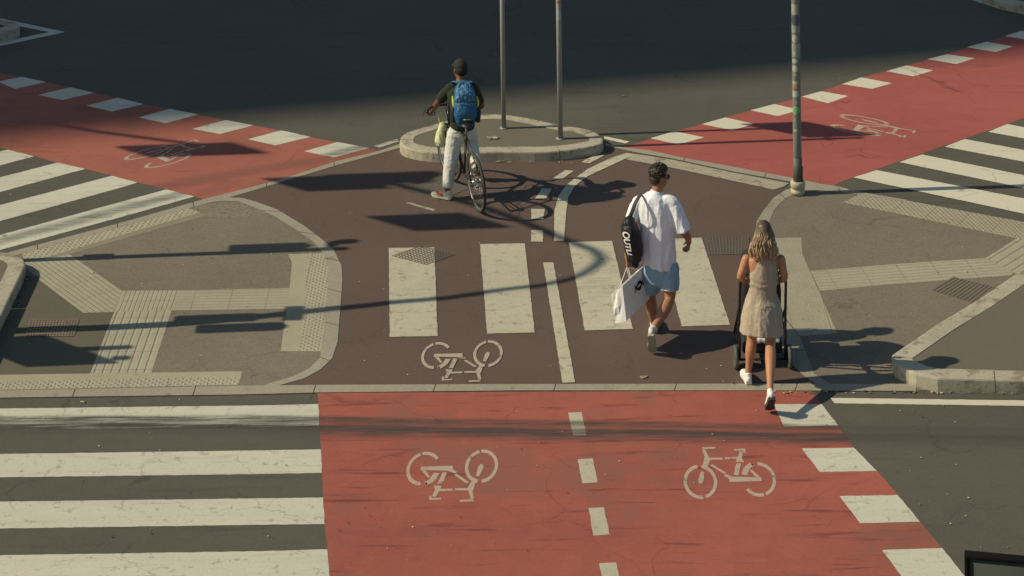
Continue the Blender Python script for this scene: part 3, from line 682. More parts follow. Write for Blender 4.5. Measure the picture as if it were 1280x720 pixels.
# lowest shadow at the left edge: a signal with a broad board on a short post
zl = 1.75
bE = cast(18,440,zl); bE0 = V((bE.x, bE.y, 0)); mE = root('signal_mast', bE0, 'short post beyond the left edge, its broad board shading the rusty grating', 'traffic light')
bm = bmesh.new(); tube(bm, [bE0, bE0+V((0,0,zl+.9))], .05, 12); mk('pole', bm, galk, mE)
hung_board(mE, (-55,424), (34,459), (150,451), (84,419), zl)
bm = bmesh.new(); rbox(bm, cast(152,448,zl+.9), (.12,.1,.1), None, .02, 1); mk('camera_box', bm, black, mE)
# ---------------------------------------------------------------- apartment block to the far left whose roof line shades the upper road
Hb = 60.; offs = SH*(Hb/math.tan(SUN_EL)); g0, g1 = G(0,176), G(1280,66); de = (g1-g0).normalized(); ne = V((-de.y, de.x, 0))
cE = (g0+g1)/2-offs
A_ = cE-de*34; B_ = cE+de*34
bl = root('apartment_block', V((cE.x, cE.y, 0))+ne*20, 'tall pale apartment block beyond the left edge whose shadow darkens the far road', 'building')
stucco = plain('pale_stucco', (.45,.4,.32), .9, 0, .15, .4); glass = plain('window_glass', (.03,.04,.05), .1); roofm = plain('roof_felt', (.1,.1,.1), .9)
bm = bmesh.new(); rbox(bm, cE+ne*20+V((0,0,Hb/2)), (68,40,Hb), (de, ne, up), 0); mk('wall', bm, stucco, bl, smooth=False)
bm = bmesh.new(); rbox(bm, cE+ne*20+V((0,0,Hb+.1)), (67,39,.3), (de, ne, up), 0); mk('roof', bm, roofm, bl, smooth=False)
for fl in range(1, 18, 2):
    for wi in range(8):
        bm = bmesh.new(); rbox(bm, cE-ne*.02+de*(wi*8-28)+V((0,0,fl*3.3)), (2.2,.12,1.8), (de, ne, up), 0); mk('window', bm, glass, bl, smooth=False)
# ---------------------------------------------------------------- information panel at the lower right edge
pz = 2.75; Yp = 16.0
A_ = W(1205.5,690.5,Yp); hp = A_.z; dirp = None
Bp = W(1282,697.5,Yp-.38*0); 
pr = root('information_panel', V((A_.x+.55, Yp-.3, 0)), 'dark grey panel with a black frame at the lower right corner', 'panel')
# top edge drops to the right because the panel turns towards the viewer
lenp = 1.1; best = None
for k in range(60):
    th = -k*.01; e = A_+V((math.cos(th), math.sin(th), 0))*.4
    # image y of e
    rel = e-V((0,0,H)); s_ = F/rel.y; u_, v_ = rel.x*s_, -rel.z*s_; py = (-u_*SR+v_*CR)+YC; px = u_*CR+v_*SR+640
    want = 690.5+(px-1205.5)*7/75
    if best is None or abs(py-want) < best[0]: best = (abs(py-want), th)
th = best[1]; dp = V((math.cos(th), math.sin(th), 0)); np_ = V((-dp.y, dp.x, 0)); cpnl = A_+dp*(lenp/2)
ph = 1.5
frm = plain('black_frame', (.006,.006,.006), .9, spec=.1); scrn = plain('dark_screen', (.05,.058,.052), .9, 0, .15, 2, spec=.1)
bm = bmesh.new()
for cc, sz in ((V((0,0,-.012)), (lenp,.07,.024)), (V((0,0,-ph+.012)), (lenp,.07,.024))): rbox(bm, cpnl+cc, sz, (dp, np_, up), .004, 1)
for sgn in (-1, 1): rbox(bm, cpnl+dp*(sgn*(lenp/2-.014))+V((0,0,-ph/2)), (.028,.07,ph-.05), (dp, np_, up), .004, 1)
mk('frame', bm, frm, pr)
bm = bmesh.new(); rbox(bm, cpnl+V((0,0,-ph/2)), (lenp-.05,.05,ph-.04), (dp, np_, up), 0); mk('screen', bm, scrn, pr)
for sgn in (-1, 1):
    bm = bmesh.new(); q = cpnl+dp*(sgn*.35); tube(bm, [V((q.x, q.y, 0)), V((q.x, q.y, hp-ph+.03))], .04, 12); mk('leg', bm, frm, pr)
pr.location = pr.location
# ================================================================= PEOPLE
def wrinkle(amp, sc=(9,9,5), seed=0., extra=None):
    def f(co, n_):
        q = V((co.x*sc[0]+seed, co.y*sc[1]+seed*1.7, co.z*sc[2]))
        r = 1-abs(noise.noise(q))*2; r2 = 1-abs(noise.noise(q*2.3+V((7,3,1))))*2
        return amp*(r*.7+r2*.3-.3)+(extra(co) if extra else 0)
    return f
skin_a = plain('skin_tan', (.36,.17,.095), .55, 0, .12, 14, .15, 140, .4, .05)
skin_b = plain('skin_dark', (.17,.078,.042), .5, 0, .12, 14, .1, 140, .4, .03)
skin_c = plain('skin_warm', (.46,.22,.12), .5, 0, .1, 14, .1, 140, .4, .05)
def hand(bm, w, d, n_, th, curl=.5, L=1.):
    d, n_, th = d.normalized(), n_.normalized(), th.normalized()
    k = w+d*.085*L
    sweep(bm, [w-d*.02, w+d*.04*L, k], [(.028*L,.019),(.038*L,.016),(.040*L,.014)], ref=th, n=12, sub=3)
    for i, (o_, l_) in enumerate(((.030,.072),(.010,.08),(-.010,.075),(-.029,.06))):
        b = k+th*(o_*L)-d*.012; P = [b]; a = curl*.5
        for j, fr in enumerate((.45,.32,.23)):
            P.append(P[-1]+(d*math.cos(a)+n_*math.sin(a)+th*(o_*.6*(1-curl)))*(l_*L*fr)); a += curl*.9
        sweep(bm, P, [.0092,.0088,.008,.0068], ref=th, n=8, sub=2)
    b = w+d*.02+th*.028*L; a1 = (d*.75+th*.65+n_*.15).normalized()
    sweep(bm, [b, b+a1*.035*L, b+a1*.035*L+(d*.85+th*.2+n_*.5*curl).normalized()*.03*L, b+a1*.035*L+(d*.8+n_*.9*curl).normalized()*.052*L], [.014,.0115,.0098,.008], n=8, sub=2)
def head(bm, c, fwd, s=1., up=V((0,0,1))):
    """skull, jaw, nose, brow, ears; c = middle of the head"""
    f = fwd.normalized(); up = (up-f*up.dot(f)).normalized(); r = f.cross(up)
    B = (r, f, up); P = lambda x, y, z: c+(r*x+f*y+up*z)*s
    ball(bm, P(0,-.012,.028), (.074*s,.093*s,.086*s), B, 3)
    sweep(bm, [P(0,.035,.04), P(0,.048,-.02), P(0,.05,-.075), P(0,.042,-.1)], [(.06*s,.045*s),(.056*s,.04*s),(.043*s,.032*s),(.026*s,.022*s)], ref=r, n=14, sub=3)
    sweep(bm, [P(0,.088,.02), P(0,.102,-.012), P(0,.112,-.027)], [.009*s,.011*s,.014*s], n=8, sub=2)
    sweep(bm, [P(-.045,.072,.03), P(0,.088,.034), P(.045,.072,.03)], [.009*s,.011*s,.009*s], ref=up, n=8, sub=2)
    sweep(bm, [P(-.022,.085,-.052), P(0,.092,-.05), P(.022,.085,-.052)], [.006*s,.009*s,.006*s], ref=up, n=8, sub=2)
    for sg in (-1, 1):
        ball(bm, P(sg*.078,-.008,-.005), (.010*s,.018*s,.031*s), B, 2)
    return P
def eyes(parent, P, s=1., lipcol=(.3,.1,.08)):
    for sg in (-1, 1):
        bm = bmesh.new(); ball(bm, P(sg*.031,.077,.012), .011*s, None, 2); mk('eye', bm, eyew, parent)
    bm = bmesh.new(); sweep(bm, [P(-.022,.091,-.053), P(0,.099,-.051), P(.022,.091,-.053)], [.004*s,.006*s,.004*s], n=8, sub=2); mk('lips', bm, plain('lips', lipcol, .5), parent)
eyew = plain('eye', (.5,.48,.45), .2)
def shoe(parent, heel, fwd, upv, L, mat, smat, wid=.045, lace=None, tongue=None):
    """heel = ground point under the heel; fwd along the sole, upv out of the sole"""
    f, u_ = fwd.normalized(), upv.normalized(); s = f.cross(u_)
    Q = lambda x, h, y=0.: heel+f*(x*L)+u_*h+s*y
    bm = bmesh.new()
    sweep(bm, [Q(.02,.05), Q(.14,.062), Q(.3,.058), Q(.5,.05), Q(.7,.042), Q(.86,.036), Q(.96,.032)], [(.03,.036),(.036,.045),(.036,.042),(.041,.034),(.046,.026),(.042,.021),(.026,.014)], ref=s, n=16, sub=3)
    sweep(bm, [Q(.1,.06), Q(.13,.085), Q(.15,.1)], [(.034,.042),(.034,.044),(.036,.046)], ref=s, n=14, sub=2, caps=(1,0))
    sb = fuse(bm, .007, 1); sh = mk('shoe', sb, mat, parent)
    bm = bmesh.new(); prof = [(0,.026),(.08,.035),(.25,.036),(.45,.037),(.65,.046),(.82,.046),(.94,.037),(.985,.024),(1.0,.01)]
    lo, hi = [], []
    ring = [(x, w) for x, w in prof]+[(x, -w) for x, w in prof[::-1]]
    lo = [bm.verts.new(Q(x, 0.+(.012 if x > .9 else 0), w)) for x, w in ring]; hi = [bm.verts.new(Q(x, .03, w*1.04)) for x, w in ring]
    bm.faces.new(lo); bm.faces.new(hi)
    for i in range(len(ring)): bm.faces.new((lo[i], lo[(i+1)%len(ring)], hi[(i+1)%len(ring)], hi[i]))
    mk('sole', bm, smat, sh, smooth=False)
    bm = bmesh.new()
    for k in range(4):
        x = .36+k*.075; sweep(bm, [Q(x,.088-k*.006,-.022), Q(x+.01,.095-k*.008,0), Q(x,.088-k*.006,.022)], [.004,.004,.004], n=6, sub=2)
    mk('laces', bm, lace or smat, sh)
    return sh
# ---------------------------------------------------------------- walking man
Z0 = 24.9
def m_(px, py, dy=0.): return W(px, py, Z0+dy)
man = root('person', G(824,428), 'man walking away in a white shirt and light denim shorts, holding a shopping bag', 'person')
rt = V((.97,-.24,0)); fw = V((.24,.97,0))
hc = m_(823.5,221.5,.04); hf = V((.86,.5,-.12))
bm = bmesh.new()
PM = head(bm, hc, hf, 1.03)
sweep(bm, [m_(820,250,.0), m_(821.5,240,.01), m_(823,228,.02)], [.062,.056,.056], n=14, sub=3)
sweep(bm, [m_(826,340,.0), m_(825,318,0), m_(822,285,.0), m_(819,258,.01), m_(820,247,.01)], [(.16,.11),(.145,.1),(.15,.10),(.15,.09),(.08,.065)], ref=rt, n=18, sub=3)
sl_, sr_ = m_(797,254,.04), m_(841,254,-.05)
el_, er_ = m_(786,289,.02), m_(855,289,-.08)
wl_, wr_ = m_(784,322,.0), m_(861,303,.06)
sweep(bm, [sl_, (sl_+el_)/2, el_, (el_+wl_)/2, wl_], [.046,.048,.043,.04,.028], n=12, sub=3)
sweep(bm, [sr_, (sr_+er_)/2, er_, (er_+wr_)/2+V((.012,0,0)), wr_], [.046,.048,.043,.04,.028], n=12, sub=3)
hand(bm, wr_, V((-.05,.5,-.8)), V((-1,0,-.2)), V((-.2,.9,.4)), .75)
hand(bm, wl_, V((.02,.1,-1)), V((.9,-.2,0)), V((.1,1,0)), 1.25)
hipL, hipR = m_(815,338,.02), m_(837,338,-.03)
kL, kR = m_(813,371,.16), m_(837,373,-.08)
aLk = m_(817.5,407,.22)
def toe_off(tp, yawx, pitch, L):
    f = V((yawx, 1, 0)).normalized()*math.cos(pitch)+V((0,0,-math.sin(pitch))); s_ = V((1,-yawx,0)).normalized(); u = s_.cross(f); u = u if u.z > 0 else -u
    he = tp-f*L; return f, u, he, he+f*.055+u*.085
frR, urR, heR, aRk = toe_off(G(815.5,443.5)+V((0,0,.012)), .12, math.radians(60), .285)
sweep(bm, [hipL, (hipL+kL)/2, kL, kL.lerp(aLk,.35)+V((0,-.012,0)), kL.lerp(aLk,.75), aLk], [.088,.078,.056,.062,.044,.036], n=14, sub=3)
sweep(bm, [hipR, (hipR+kR)/2, kR, kR.lerp(aRk,.35)+V((.006,-.012,0)), kR.lerp(aRk,.75), aRk], [.088,.078,.056,.062,.044,.036], n=14, sub=3)
sweep(bm, [aLk, aLk+V((.01,.12,-.05))], [.036,.03], n=10); sweep(bm, [aRk, aRk+frR*.08-urR*.02], [.034,.03], n=10)
body = mk('body', fuse(bm, .0058, 2), skin_a, man)
# white shirt
wht = plain('white_cotton', (.82,.85,.90), .85, 0, .04, 5, .55, 24, .2)
bm = bmesh.new()
sweep(bm, [m_(821,331.5,.0), m_(822,325,0), m_(822.5,305,0), m_(821.5,280,0), m_(819.5,262,0), m_(819,251.5,.0), m_(820.5,243.5,.01), m_(821.5,240.5,.015)], [(.192,.14),(.192,.14),(.18,.13),(.188,.13),(.19,.12),(.165,.10),(.09,.078),(.062,.062)], ref=rt, n=26, sub=4, caps=(0,0), ripple=lambda t, a: 1+.02*(1-t)*math.sin(5*a+1.2)+.012*(1-t)*math.sin(9*a))
sweep(bm, [m_(806,250,.03), sl_, sl_.lerp(el_,.5)+V((-.004,0,0)), sl_.lerp(el_,.95)], [.058,.062,.067,.068], n=16, sub=4, caps=(1,0))
sweep(bm, [m_(832,250,-.03), sr_, sr_.lerp(er_,.5)+V((.004,0,0)), sr_.lerp(er_,1.0)], [.058,.064,.072,.078], n=16, sub=4, caps=(1,0))
def folds(co):
    return .006*math.sin((co.x-man.location.x)*70+3*noise.noise(co*6))*max(0., min(1., (1.42-co.z)*2.2))
mk('shirt', fuse(bm, .0085, 5, disp=wrinkle(.010, (14,14,3.4), 2., folds)), wht, man)
bm = bmesh.new(); sweep(bm, [m_(820.5,243.5,.01), m_(821.5,238.5,.018)], [(.074,.07),(.066,.062)], n=18, sub=2, caps=(0,0)); mk('collar', bm, wht, man)
# shorts
den = plain('pale_denim', (.27,.42,.53), .9, 0, .2, 12, .6, 30, .2)
bm = bmesh.new()
sweep(bm, [m_(824,322,0), m_(825,335,0), m_(825.5,344,0)], [(.165,.125),(.178,.13),(.17,.125)], ref=rt, n=20, sub=3, caps=(0,1))
kl2, kr2 = hipL.lerp(kL,.68), hipR.lerp(kR,.66)
sweep(bm, [hipL+V((0,0,.02)), hipL.lerp(kL,.4), kl2], [.098,.1,.094], n=16, sub=4, caps=(1,0))
sweep(bm, [hipR+V((0,0,.02)), hipR.lerp(kR,.4), kr2], [.1,.102,.097], n=16, sub=4, caps=(1,0))
mk('shorts', fuse(bm, .0075, 1, disp=wrinkle(.008, (12,12,9), 5.)), den, man)
for nm, k2, kk in (('a', kl2, kL), ('b', kr2, kR)):
    bm = bmesh.new(); dd = (kk-k2).normalized(); sweep(bm, [k2-dd*.008, k2+dd*.006], [.096,.096], n=18, sub=1, caps=(0,0)); mk('hem', bm, plain('frayed_hem', (.5,.58,.6), .95, 0, .2, 80), man)
# hair, glasses
hairm = plain('dark_brown_hair', (.035,.022,.014), .5, 0, .5, 60, .5, 120)
hb_ = hf.normalized(); hr_ = hb_.cross(V((0,0,1))).normalized(); hu_ = hr_.cross(hb_)
bm = bmesh.new(); ball(bm, PM(0,-.022,.045), (.083,.094,.09), (hr_, hb_, hu_), 3); ball(bm, PM(0,-.05,-.01), (.072,.058,.07), (hr_, hb_, hu_), 3); ball(bm, PM(0,.03,.088), (.065,.06,.05), (hr_, hb_, hu_), 3)
for k in range(240):
    a, e = random.uniform(0, 2*math.pi), random.uniform(-.35, 1.35); dd = V((math.cos(a)*math.cos(e), math.sin(a)*math.cos(e), math.sin(e)))
    if dd.y > .35 and dd.z < .45: continue
    b = PM(dd.x*.078, -.022+dd.y*.09, .045+dd.z*.086); out = (hr_*dd.x+hb_*dd.y+hu_*dd.z)
    t_ = (out*.7+hb_*.45+hu_*.5+V([random.uniform(-.35,.35) for _ in range(3)])).normalized()
    sweep(bm, [b-out*.012, b+t_*.010, b+t_*.021+hb_*.006], [.008,.006,.002], n=5, sub=1)
hairo = mk('hair', bm, hairm, man)
eyes(man, PM)
bm = bmesh.new()
for sg in (-1, 1):
    ball(bm, PM(sg*.034,.094,.012), (.028,.006,.021), (hr_, hb_, hu_), 2)
    tube(bm, [PM(sg*.06,.088,.018), PM(sg*.083,.03,.016), PM(sg*.082,-.02,.008)], .0028, 6)
tube(bm, [PM(-.02,.096,.016), PM(.02,.096,.016)], .003, 6); mk('sunglasses', bm, black, man)
shw = plain('shoe_white', (.62,.61,.56), .6, 0, .12, 30); shg = plain('sole_offwhite', (.5,.48,.4), .8, 0, .2, 30); shd = plain('sole_dark', (.05,.045,.04), .8)
fdL = V((.15,1,0)).normalized(); hl = V((aLk.x, aLk.y, 0.012))-fdL*.045
shoe(man, hl, fdL, V((0,0,1)), .29, shw, shg)
shoe(man, heR, frR, urR, .285, shw, plain('sole_grey_green', (.36,.35,.25), .8, 0, .4, 45))
bm = bmesh.new(); sweep(bm, [aRk+(kR-aRk).normalized()*.02, aRk+(kR-aRk).normalized()*.055], [.041,.041], n=12, sub=1, caps=(0,0)); mk('sock', bm, shw, man)
bm = bmesh.new(); sweep(bm, [aLk+V((0,0,.0)), aLk+(kL-aLk).normalized()*.045], [.041,.041], n=12, sub=1, caps=(0,0)); mk('sock', bm, shw, man)
# holdall on the left shoulder
nyl = plain('black_nylon', (.013,.014,.017), .55, 0, .3, 20, .4, 50)
d0, d1 = m_(786,279,-.1), m_(794,321,-.1)
hd_ = root('holdall', d1, 'black barrel holdall with white lettering hanging from the left shoulder of the walking man', 'bag')
ax = (d1-d0).normalized()
bm = bmesh.new(); sweep(bm, [d0, d0+(d1-d0)*.12, d0.lerp(d1,.5), d0+(d1-d0)*.88, d1], [(.07,.085),(.088,.11),(.094,.118),(.09,.11),(.066,.085)], ref=V((1,0,0)), n=22, sub=4)
mk('bag_body', fuse(bm, .009, 2, disp=wrinkle(.01, (11,11,11), 3.)), nyl, hd_)
bm = bmesh.new(); s0 = m_(799,247,-.075)
sweep(bm, [d0.lerp(d1,.0)+V((0,.02,.03)), m_(790,265,-.13), m_(794,254,-.125), m_(799,245.5,-.06), m_(801,243.5,.04), m_(797,254,.14), m_(788,280,.12), m_(788,310,.03)], [(.02,.004)]*8, ref=V((.8,-.3,0)), n=8, sub=4, caps=(0,0)); mk('strap', bm, plain('strap_grey', (.06,.06,.065), .7), hd_)
bm = bmesh.new(); tube(bm, [m_(783,283,-.2), m_(782,275,-.23), m_(786,270.5,-.23), m_(790,273,-.21), m_(790,280,-.18)], .005, 6, 3); mk('handle', bm, nyl, hd_)
bm = bmesh.new(); sweep(bm, [m_(789,318,-.13), m_(791,326,-.12), m_(793,331,-.1)], [(.05,.06),(.055,.05),(.045,.04)], n=12, sub=3); mk('pocket', fuse(bm, .01, 1, disp=wrinkle(.012, (20,20,20), 1.)), nyl, hd_)
# lettering wrapped on the barrel, reading downwards
whl = plain('white_lettering', (.78,.78,.75), .7)
tb = text_obj('t', 'OUTLI', .085, None, None, None, .0008)
L_ = .30; xs = [v.co.x for v in tb.verts]; xm, xM = min(xs), max(xs)
for v in tb.verts:
    u = (v.co.x-xm)/(xM-xm); cx_ = d0.lerp(d1, .12+u*.68); rr = .102+.021*math.sin(math.pi*min(1, max(0, .12+u*.7)))
    hh = v.co.y*(1.35-.5*u); ang = -math.pi*.655+hh/rr
    v.co = cx_+V((math.cos(ang)*rr*.93, math.sin(ang)*rr*1.13, 0))+V((0,0,0))+V((math.cos(ang), math.sin(ang), 0))*(v.co.z+.006)
mk('lettering', tb, whl, hd_, smooth=False)
# paper shopping bag in the left hand
bgp = plain('white_paper', (.8,.82,.8), .7, 0, .05, 8, .2, 30)
sb0 = root('shopping_bag', m_(782,400,-.05), 'white paper shopping bag with a black logo hanging from the left hand of the man', 'bag')
fwb = V((.56,.81,.13)).normalized()
TL = m_(778,357.5,-.30); TR = TL+fwb*.47; BL = TL+V((.035,.0,-.36)); BR_ = BL+(TR-TL)
tv = V((-.113,.078,-.12))
P8 = [TL, TR, BR_, BL]; Q8 = [p+tv for p in P8]; Q8[2] += V((.0,0,.06)); Q8[3] += V((0,0,.06))
bm = bmesh.new(); 
def grid(a, b, c, d, n=7, amp=.006):
    rows = []
    for i in range(n+1):
        rows.append([]); 
        for j in range(n+1):
            p = a.lerp(b, i/n).lerp(d.lerp(c, i/n), j/n); nn = (b-a).cross(d-a).normalized()
            e = 0 if i in (0, n) or j in (0, n) else 1
            rows[-1].append(bm.verts.new(p+nn*(amp*noise.noise(p*14)*e*2)))
    for i in range(n):
        for j in range(n): bm.faces.new((rows[i][j], rows[i+1][j], rows[i+1][j+1], rows[i][j+1]))
grid(P8[0], P8[1], P8[2], P8[3]); grid(Q8[0], Q8[1], Q8[2], Q8[3]); grid(P8[0], Q8[0], Q8[3], P8[3], 4, .012); grid(P8[1], Q8[1], Q8[2], P8[2], 4, .012); grid(P8[3], P8[2], Q8[2], Q8[3], 4)
bmesh.ops.remove_doubles(bm, verts=bm.verts, dist=.0005)
# folded-in top
a0, b0_, c0_, d0_ = P8[0].copy(), P8[1].copy(), Q8[1].copy(), Q8[0].copy(); cen = (a0+b0_+c0_+d0_)/4+(BL-TL).normalized()*.03
vs = [bm.verts.new(q.lerp(cen, .04)+(BL-TL).normalized()*.012) for q in (a0, b0_, c0_, d0_)]; bm.faces.new(vs)
mk('bag_body', bm, bgp, sb0, smooth=False)
bm = bmesh.new(); hnd = wl_+V((.01,.0,-.085)); 
for off in (V((0,0,0)), tv):
    tube(bm, [TL.lerp(TR,.35)+off, hnd+off*.2+V((0,0,-.02)), hnd+off*.1, hnd+off*.2+V((.01,0,-.02)), TL.lerp(TR,.75)+off], .003, 6, 3)
mk('handle', bm, bgp, sb0)
# logo: two arcs crossing
ex, ey = (TR-TL).normalized(), (TL-BL).normalized(); nn = ex.cross(ey).normalized()
if nn.x < 0: nn = -nn
lc = TL.lerp(TR,.62).lerp(BL.lerp(BR_,.62),.38); lc = lc-nn*((lc-TL).dot(nn))+nn*.009
bm = bmesh.new()
for sg in (-1, 1):
    rows = []
    for i in range(17):
        t_ = -1+i/8; xx = t_*.085; yy = sg*(.046-.088*(1-t_*t_)*1.0)*.75; w = .016*(1-.75*abs(t_)**2)+.006*(abs(t_) > .8)
        rows.append((bm.verts.new(lc+ey*xx*0+ex*xx+ey*(yy-w)), bm.verts.new(lc+ex*xx+ey*(yy+w)))) 
    for a, b in zip(rows, rows[1:]): bm.faces.new((a[0], b[0], b[1], a[1]))
bmesh.ops.solidify(bm, geom=bm.faces[:], thickness=.001)
mk('logo', bm, black, sb0, smooth=False)
# ---------------------------------------------------------------- woman with pushchair
Z0w = 23.95
def w_(px, py, dy=0.): return W(px, py, Z0w+dy)
wom = root('person', G(945,488), 'long-haired woman in a sleeveless beige dress and white trainers pushing a pushchair', 'person')
X = V((1,0,0))
hcw = w_(954.5,290,.06); hfw = V((-.05,.97,-.22))
bm = bmesh.new(); PW = head(bm, hcw, hfw, .95)
sweep(bm, [w_(954,318,.0), w_(954,308,.03), w_(954.5,299,.04)], [.05,.046,.047], n=14, sub=3)
sweep(bm, [w_(953,385,0), w_(953.5,362,0), w_(954,342,.0), w_(954,325,0), w_(954,316,.01)], [(.16,.11),(.118,.09),(.135,.1),(.15,.085),(.075,.06)], ref=X, n=18, sub=3)
sL, sR = w_(933,324,.02), w_(976,324,.02); eL, eR = w_(925.5,346,.0), w_(980.5,347,.0); hL, hR = w_(930,351,.2), w_(972,352,.2)
for a, b, c in ((sL, eL, hL), (sR, eR, hR)):
    sweep(bm, [a, (a+b)/2, b, (b+c)/2, c], [.047,.043,.036,.032,.023], n=12, sub=3)
    hand(bm, c, V((0,.85,-.1)), V((0,-.2,-1)), V((1 if a is sL else -1,.3,0)), 1.15, .88)
hpL, hpR = w_(943,386,.0), w_(962,386,.0); kLw, kRw = w_(940,421,.04), w_(963,428,-.15); aLw = w_(935,468,.0)
frw, urw, hew, aRw = toe_off(G(961.5,516)+V((0,0,.012)), -.1, math.radians(50), .25)
for h_, k_, a_ in ((hpL, kLw, aLw), (hpR, kRw, aRw)):
    sweep(bm, [h_, (h_+k_)/2, k_, k_.lerp(a_,.33)+V((0,-.014,0)), k_.lerp(a_,.72), a_], [.092,.078,.051,.054,.036,.03], n=14, sub=3)
sweep(bm, [aRw, aRw+frw*.08-urw*.02], [.03,.026], n=10); sweep(bm, [aLw, aLw+V((0,.08,-.04))], [.03,.026], n=10)
mk('body', fuse(bm, .0056, 2), skin_c, wom)
lin = plain('beige_linen', (.40,.335,.255), .9, 0, .14, 60, .55, 30, .2)
bm = bmesh.new()
sweep(bm, [w_(952,417,-.07), w_(952.3,404,-.05), w_(953,386,-.02), w_(953,374,0), w_(953.5,362,0), w_(954.5,346,0), w_(956,334,-.012), w_(957.5,324,-.022), w_(958,319.5,-.02)], [(.212,.18),(.206,.172),(.19,.15),(.165,.125),(.132,.105),(.146,.112),(.128,.1),(.098,.08),(.07,.055)], ref=X, n=36, sub=4, caps=(0,1), ripple=lambda t, a: 1+.045*max(0, 1-t*2.2)*math.sin(7*a+.6)+.02*max(0, 1-t*2)*math.sin(13*a))
def dressf(co):
    z = co.z; return .004*math.sin(z*120+9*noise.noise(co*5))*max(0, 1-abs(z-1.02)/.09)
mk('dress', fuse(bm, .0075, 1, disp=wrinkle(.007, (13,13,6), 4., dressf)), lin, wom)
bm = bmesh.new()
for sg in (-1, 1):
    sweep(bm, [w_(956+sg*6,325,-.085), w_(954+sg*9.5,318,-.03), w_(954+sg*9,321,.06), w_(954+sg*8,332,.1)], [(.018,.006)]*4, ref=X, n=8, sub=3)
mk('dress_straps', bm, lin, wom)
bm = bmesh.new(); tube(bm, [w_(957,336,-.128), w_(956,350,-.125), w_(955,362,-.117), w_(954.5,375,-.137), w_(954,388,-.165)], .0022, 5, 3); mk('zip', bm, plain('seam', (.2,.16,.11), .9), wom)
# long hair
def hair_ramp():
    m, nt, b = nodes('balayage_hair'); t = NT(nt); co = t.n('TexCoord').outputs['Object']; sp = t.n('SeparateXYZ'); t.l(co, sp.inputs[0])
    st = t.noise(t.mapping(co, (90,90,4)), 1., 3)
    zz = t.smooth(t.math('MULTIPLY_ADD', st, .14, sp.outputs[2]), 1.33, 1.70)
    c = t.mix(zz, (.60,.41,.23), (.06,.033,.018)); c = t.mix(t.smooth(st, .4, .65, 0, .55), c, (.12,.065,.03))
    t.l(c, b.inputs['Base Color']); b.inputs['Roughness'].default_value = .42; return m
hm = hair_ramp()
fR = hfw.normalized(); rR = fR.cross(V((0,0,1))).normalized(); uR = rR.cross(fR)
bm = bmesh.new(); ball(bm, PW(0,-.018,.03), (.082*.95,.098*.95,.094*.95), (rR, fR, uR), 3)
sweep(bm, [PW(0,-.04,.02), PW(0,-.075,-.06), w_(954,309,-.085), w_(953.5,318,-.1)], [(.076,.06),(.088,.045),(.098,.036),(.07,.022)], ref=X, n=18, sub=3)
for k in range(330):
    a = random.uniform(math.pi*.92, math.pi*2.08); e = random.uniform(.0, 1.35)
    dx, dyy, dz = math.cos(a)*math.cos(e), math.sin(a)*math.cos(e), math.sin(e)
    b = PW(dx*.078, -.018+dyy*.093, .03+dz*.09); side = dx/ max(.3, 1)
    ln = random.uniform(.75, 1.08); xe = 954+ (dx*17.5)+random.uniform(-2.5,2.5); ye = 300+25*ln-abs(dx)*3
    back = -.06-.06*max(0, -dyy)-random.uniform(0,.035)
    mid1 = PW(dx*.09, -.018+min(dyy, .1)*.112, -.035); mid2 = w_(954+dx*14.5, 305+random.uniform(-1,1), back*.8); end = w_(xe, ye, back)
    ph_ = random.uniform(0, 6); am = .014
    P = [b, mid1+V((am*math.sin(ph_),0,0)), mid2+V((am*math.sin(ph_+2),am*math.cos(ph_),0)), (mid2+end)/2+V((am*1.3*math.sin(ph_+4),am*math.cos(ph_+2),0)), end+V((am*math.sin(ph_+6),0,0))]
    sweep(bm, P, [.006,.0085,.009,.0075,.002], n=5, sub=3)
mk('hair', bm, hm, wom); eyes(wom, PW, .95, (.4,.12,.1))
ww = plain('trainer_white', (.74,.74,.73), .6, 0, .06, 30)
fdl = V((-.12,1,0)).normalized(); shoe(wom, V((aLw.x, aLw.y, .014))-fdl*.04, fdl, V((0,0,1)), .25, ww, ww, lace=ww)
shoe(wom, hew, frw, urw, .25, ww, plain('rubber_sole_dark', (.045,.04,.038), .8), lace=ww)
# ---------------------------------------------------------------- pushchair
st = root('pushchair', G(953,462), 'black folding pushchair pushed by the woman in the beige dress', 'pushchair')
Ys = 24.3
fab = plain('pushchair_fabric', (.014,.014,.016), .8, 0, .3, 20, .4, 80); met = plain('pushchair_frame', (.02,.02,.022), .35, .3, .2); tyre = plain('tyre_grey', (.09,.088,.08), .8, 0, .2)
xl, xr = G(921.5,462).x, G(987,464).x; xc = (xl+xr)/2; yb = G(953,462).y
S = lambda x, y, z: V((x, yb+y, z))
hz = 1.03; hy = -.14
bm = bmesh.new(); tube(bm, [S(xl+.03,.05,.10), S(xl+.03,.02,.5), S(xl+.035,hy+.02,hz-.06), S(xl+.06,hy,hz), S(xc,hy-.005,hz+.012), S(xr-.06,hy,hz), S(xr-.035,hy+.02,hz-.06), S(xr-.03,.02,.5), S(xr-.03,.05,.10)], .014, 10, 3); mk('push_frame', bm, met, st)
bm = bmesh.new(); tube(bm, [S(xl+.07,hy-.002,hz+.003), S(xc,hy-.007,hz+.014), S(xr-.07,hy-.002,hz+.003)], .019, 12, 3); mk('handle_grip', bm, plain('grip_foam', (.02,.02,.02), .9), st)
for x in (xl+.03, xr-.03):
    bm = bmesh.new(); tube(bm, [S(x,.0,.62), S(x,.4,.3), S(x,.62,.1)], .013, 10, 2); mk('front_leg', bm, met, st)
    bm = bmesh.new(); tube(bm, [S(x,.02,.3), S(x+(.02 if x < xc else -.02),.3,.5), S(x,.38,.32)], .01, 8, 2); mk('brace', bm, met, st)
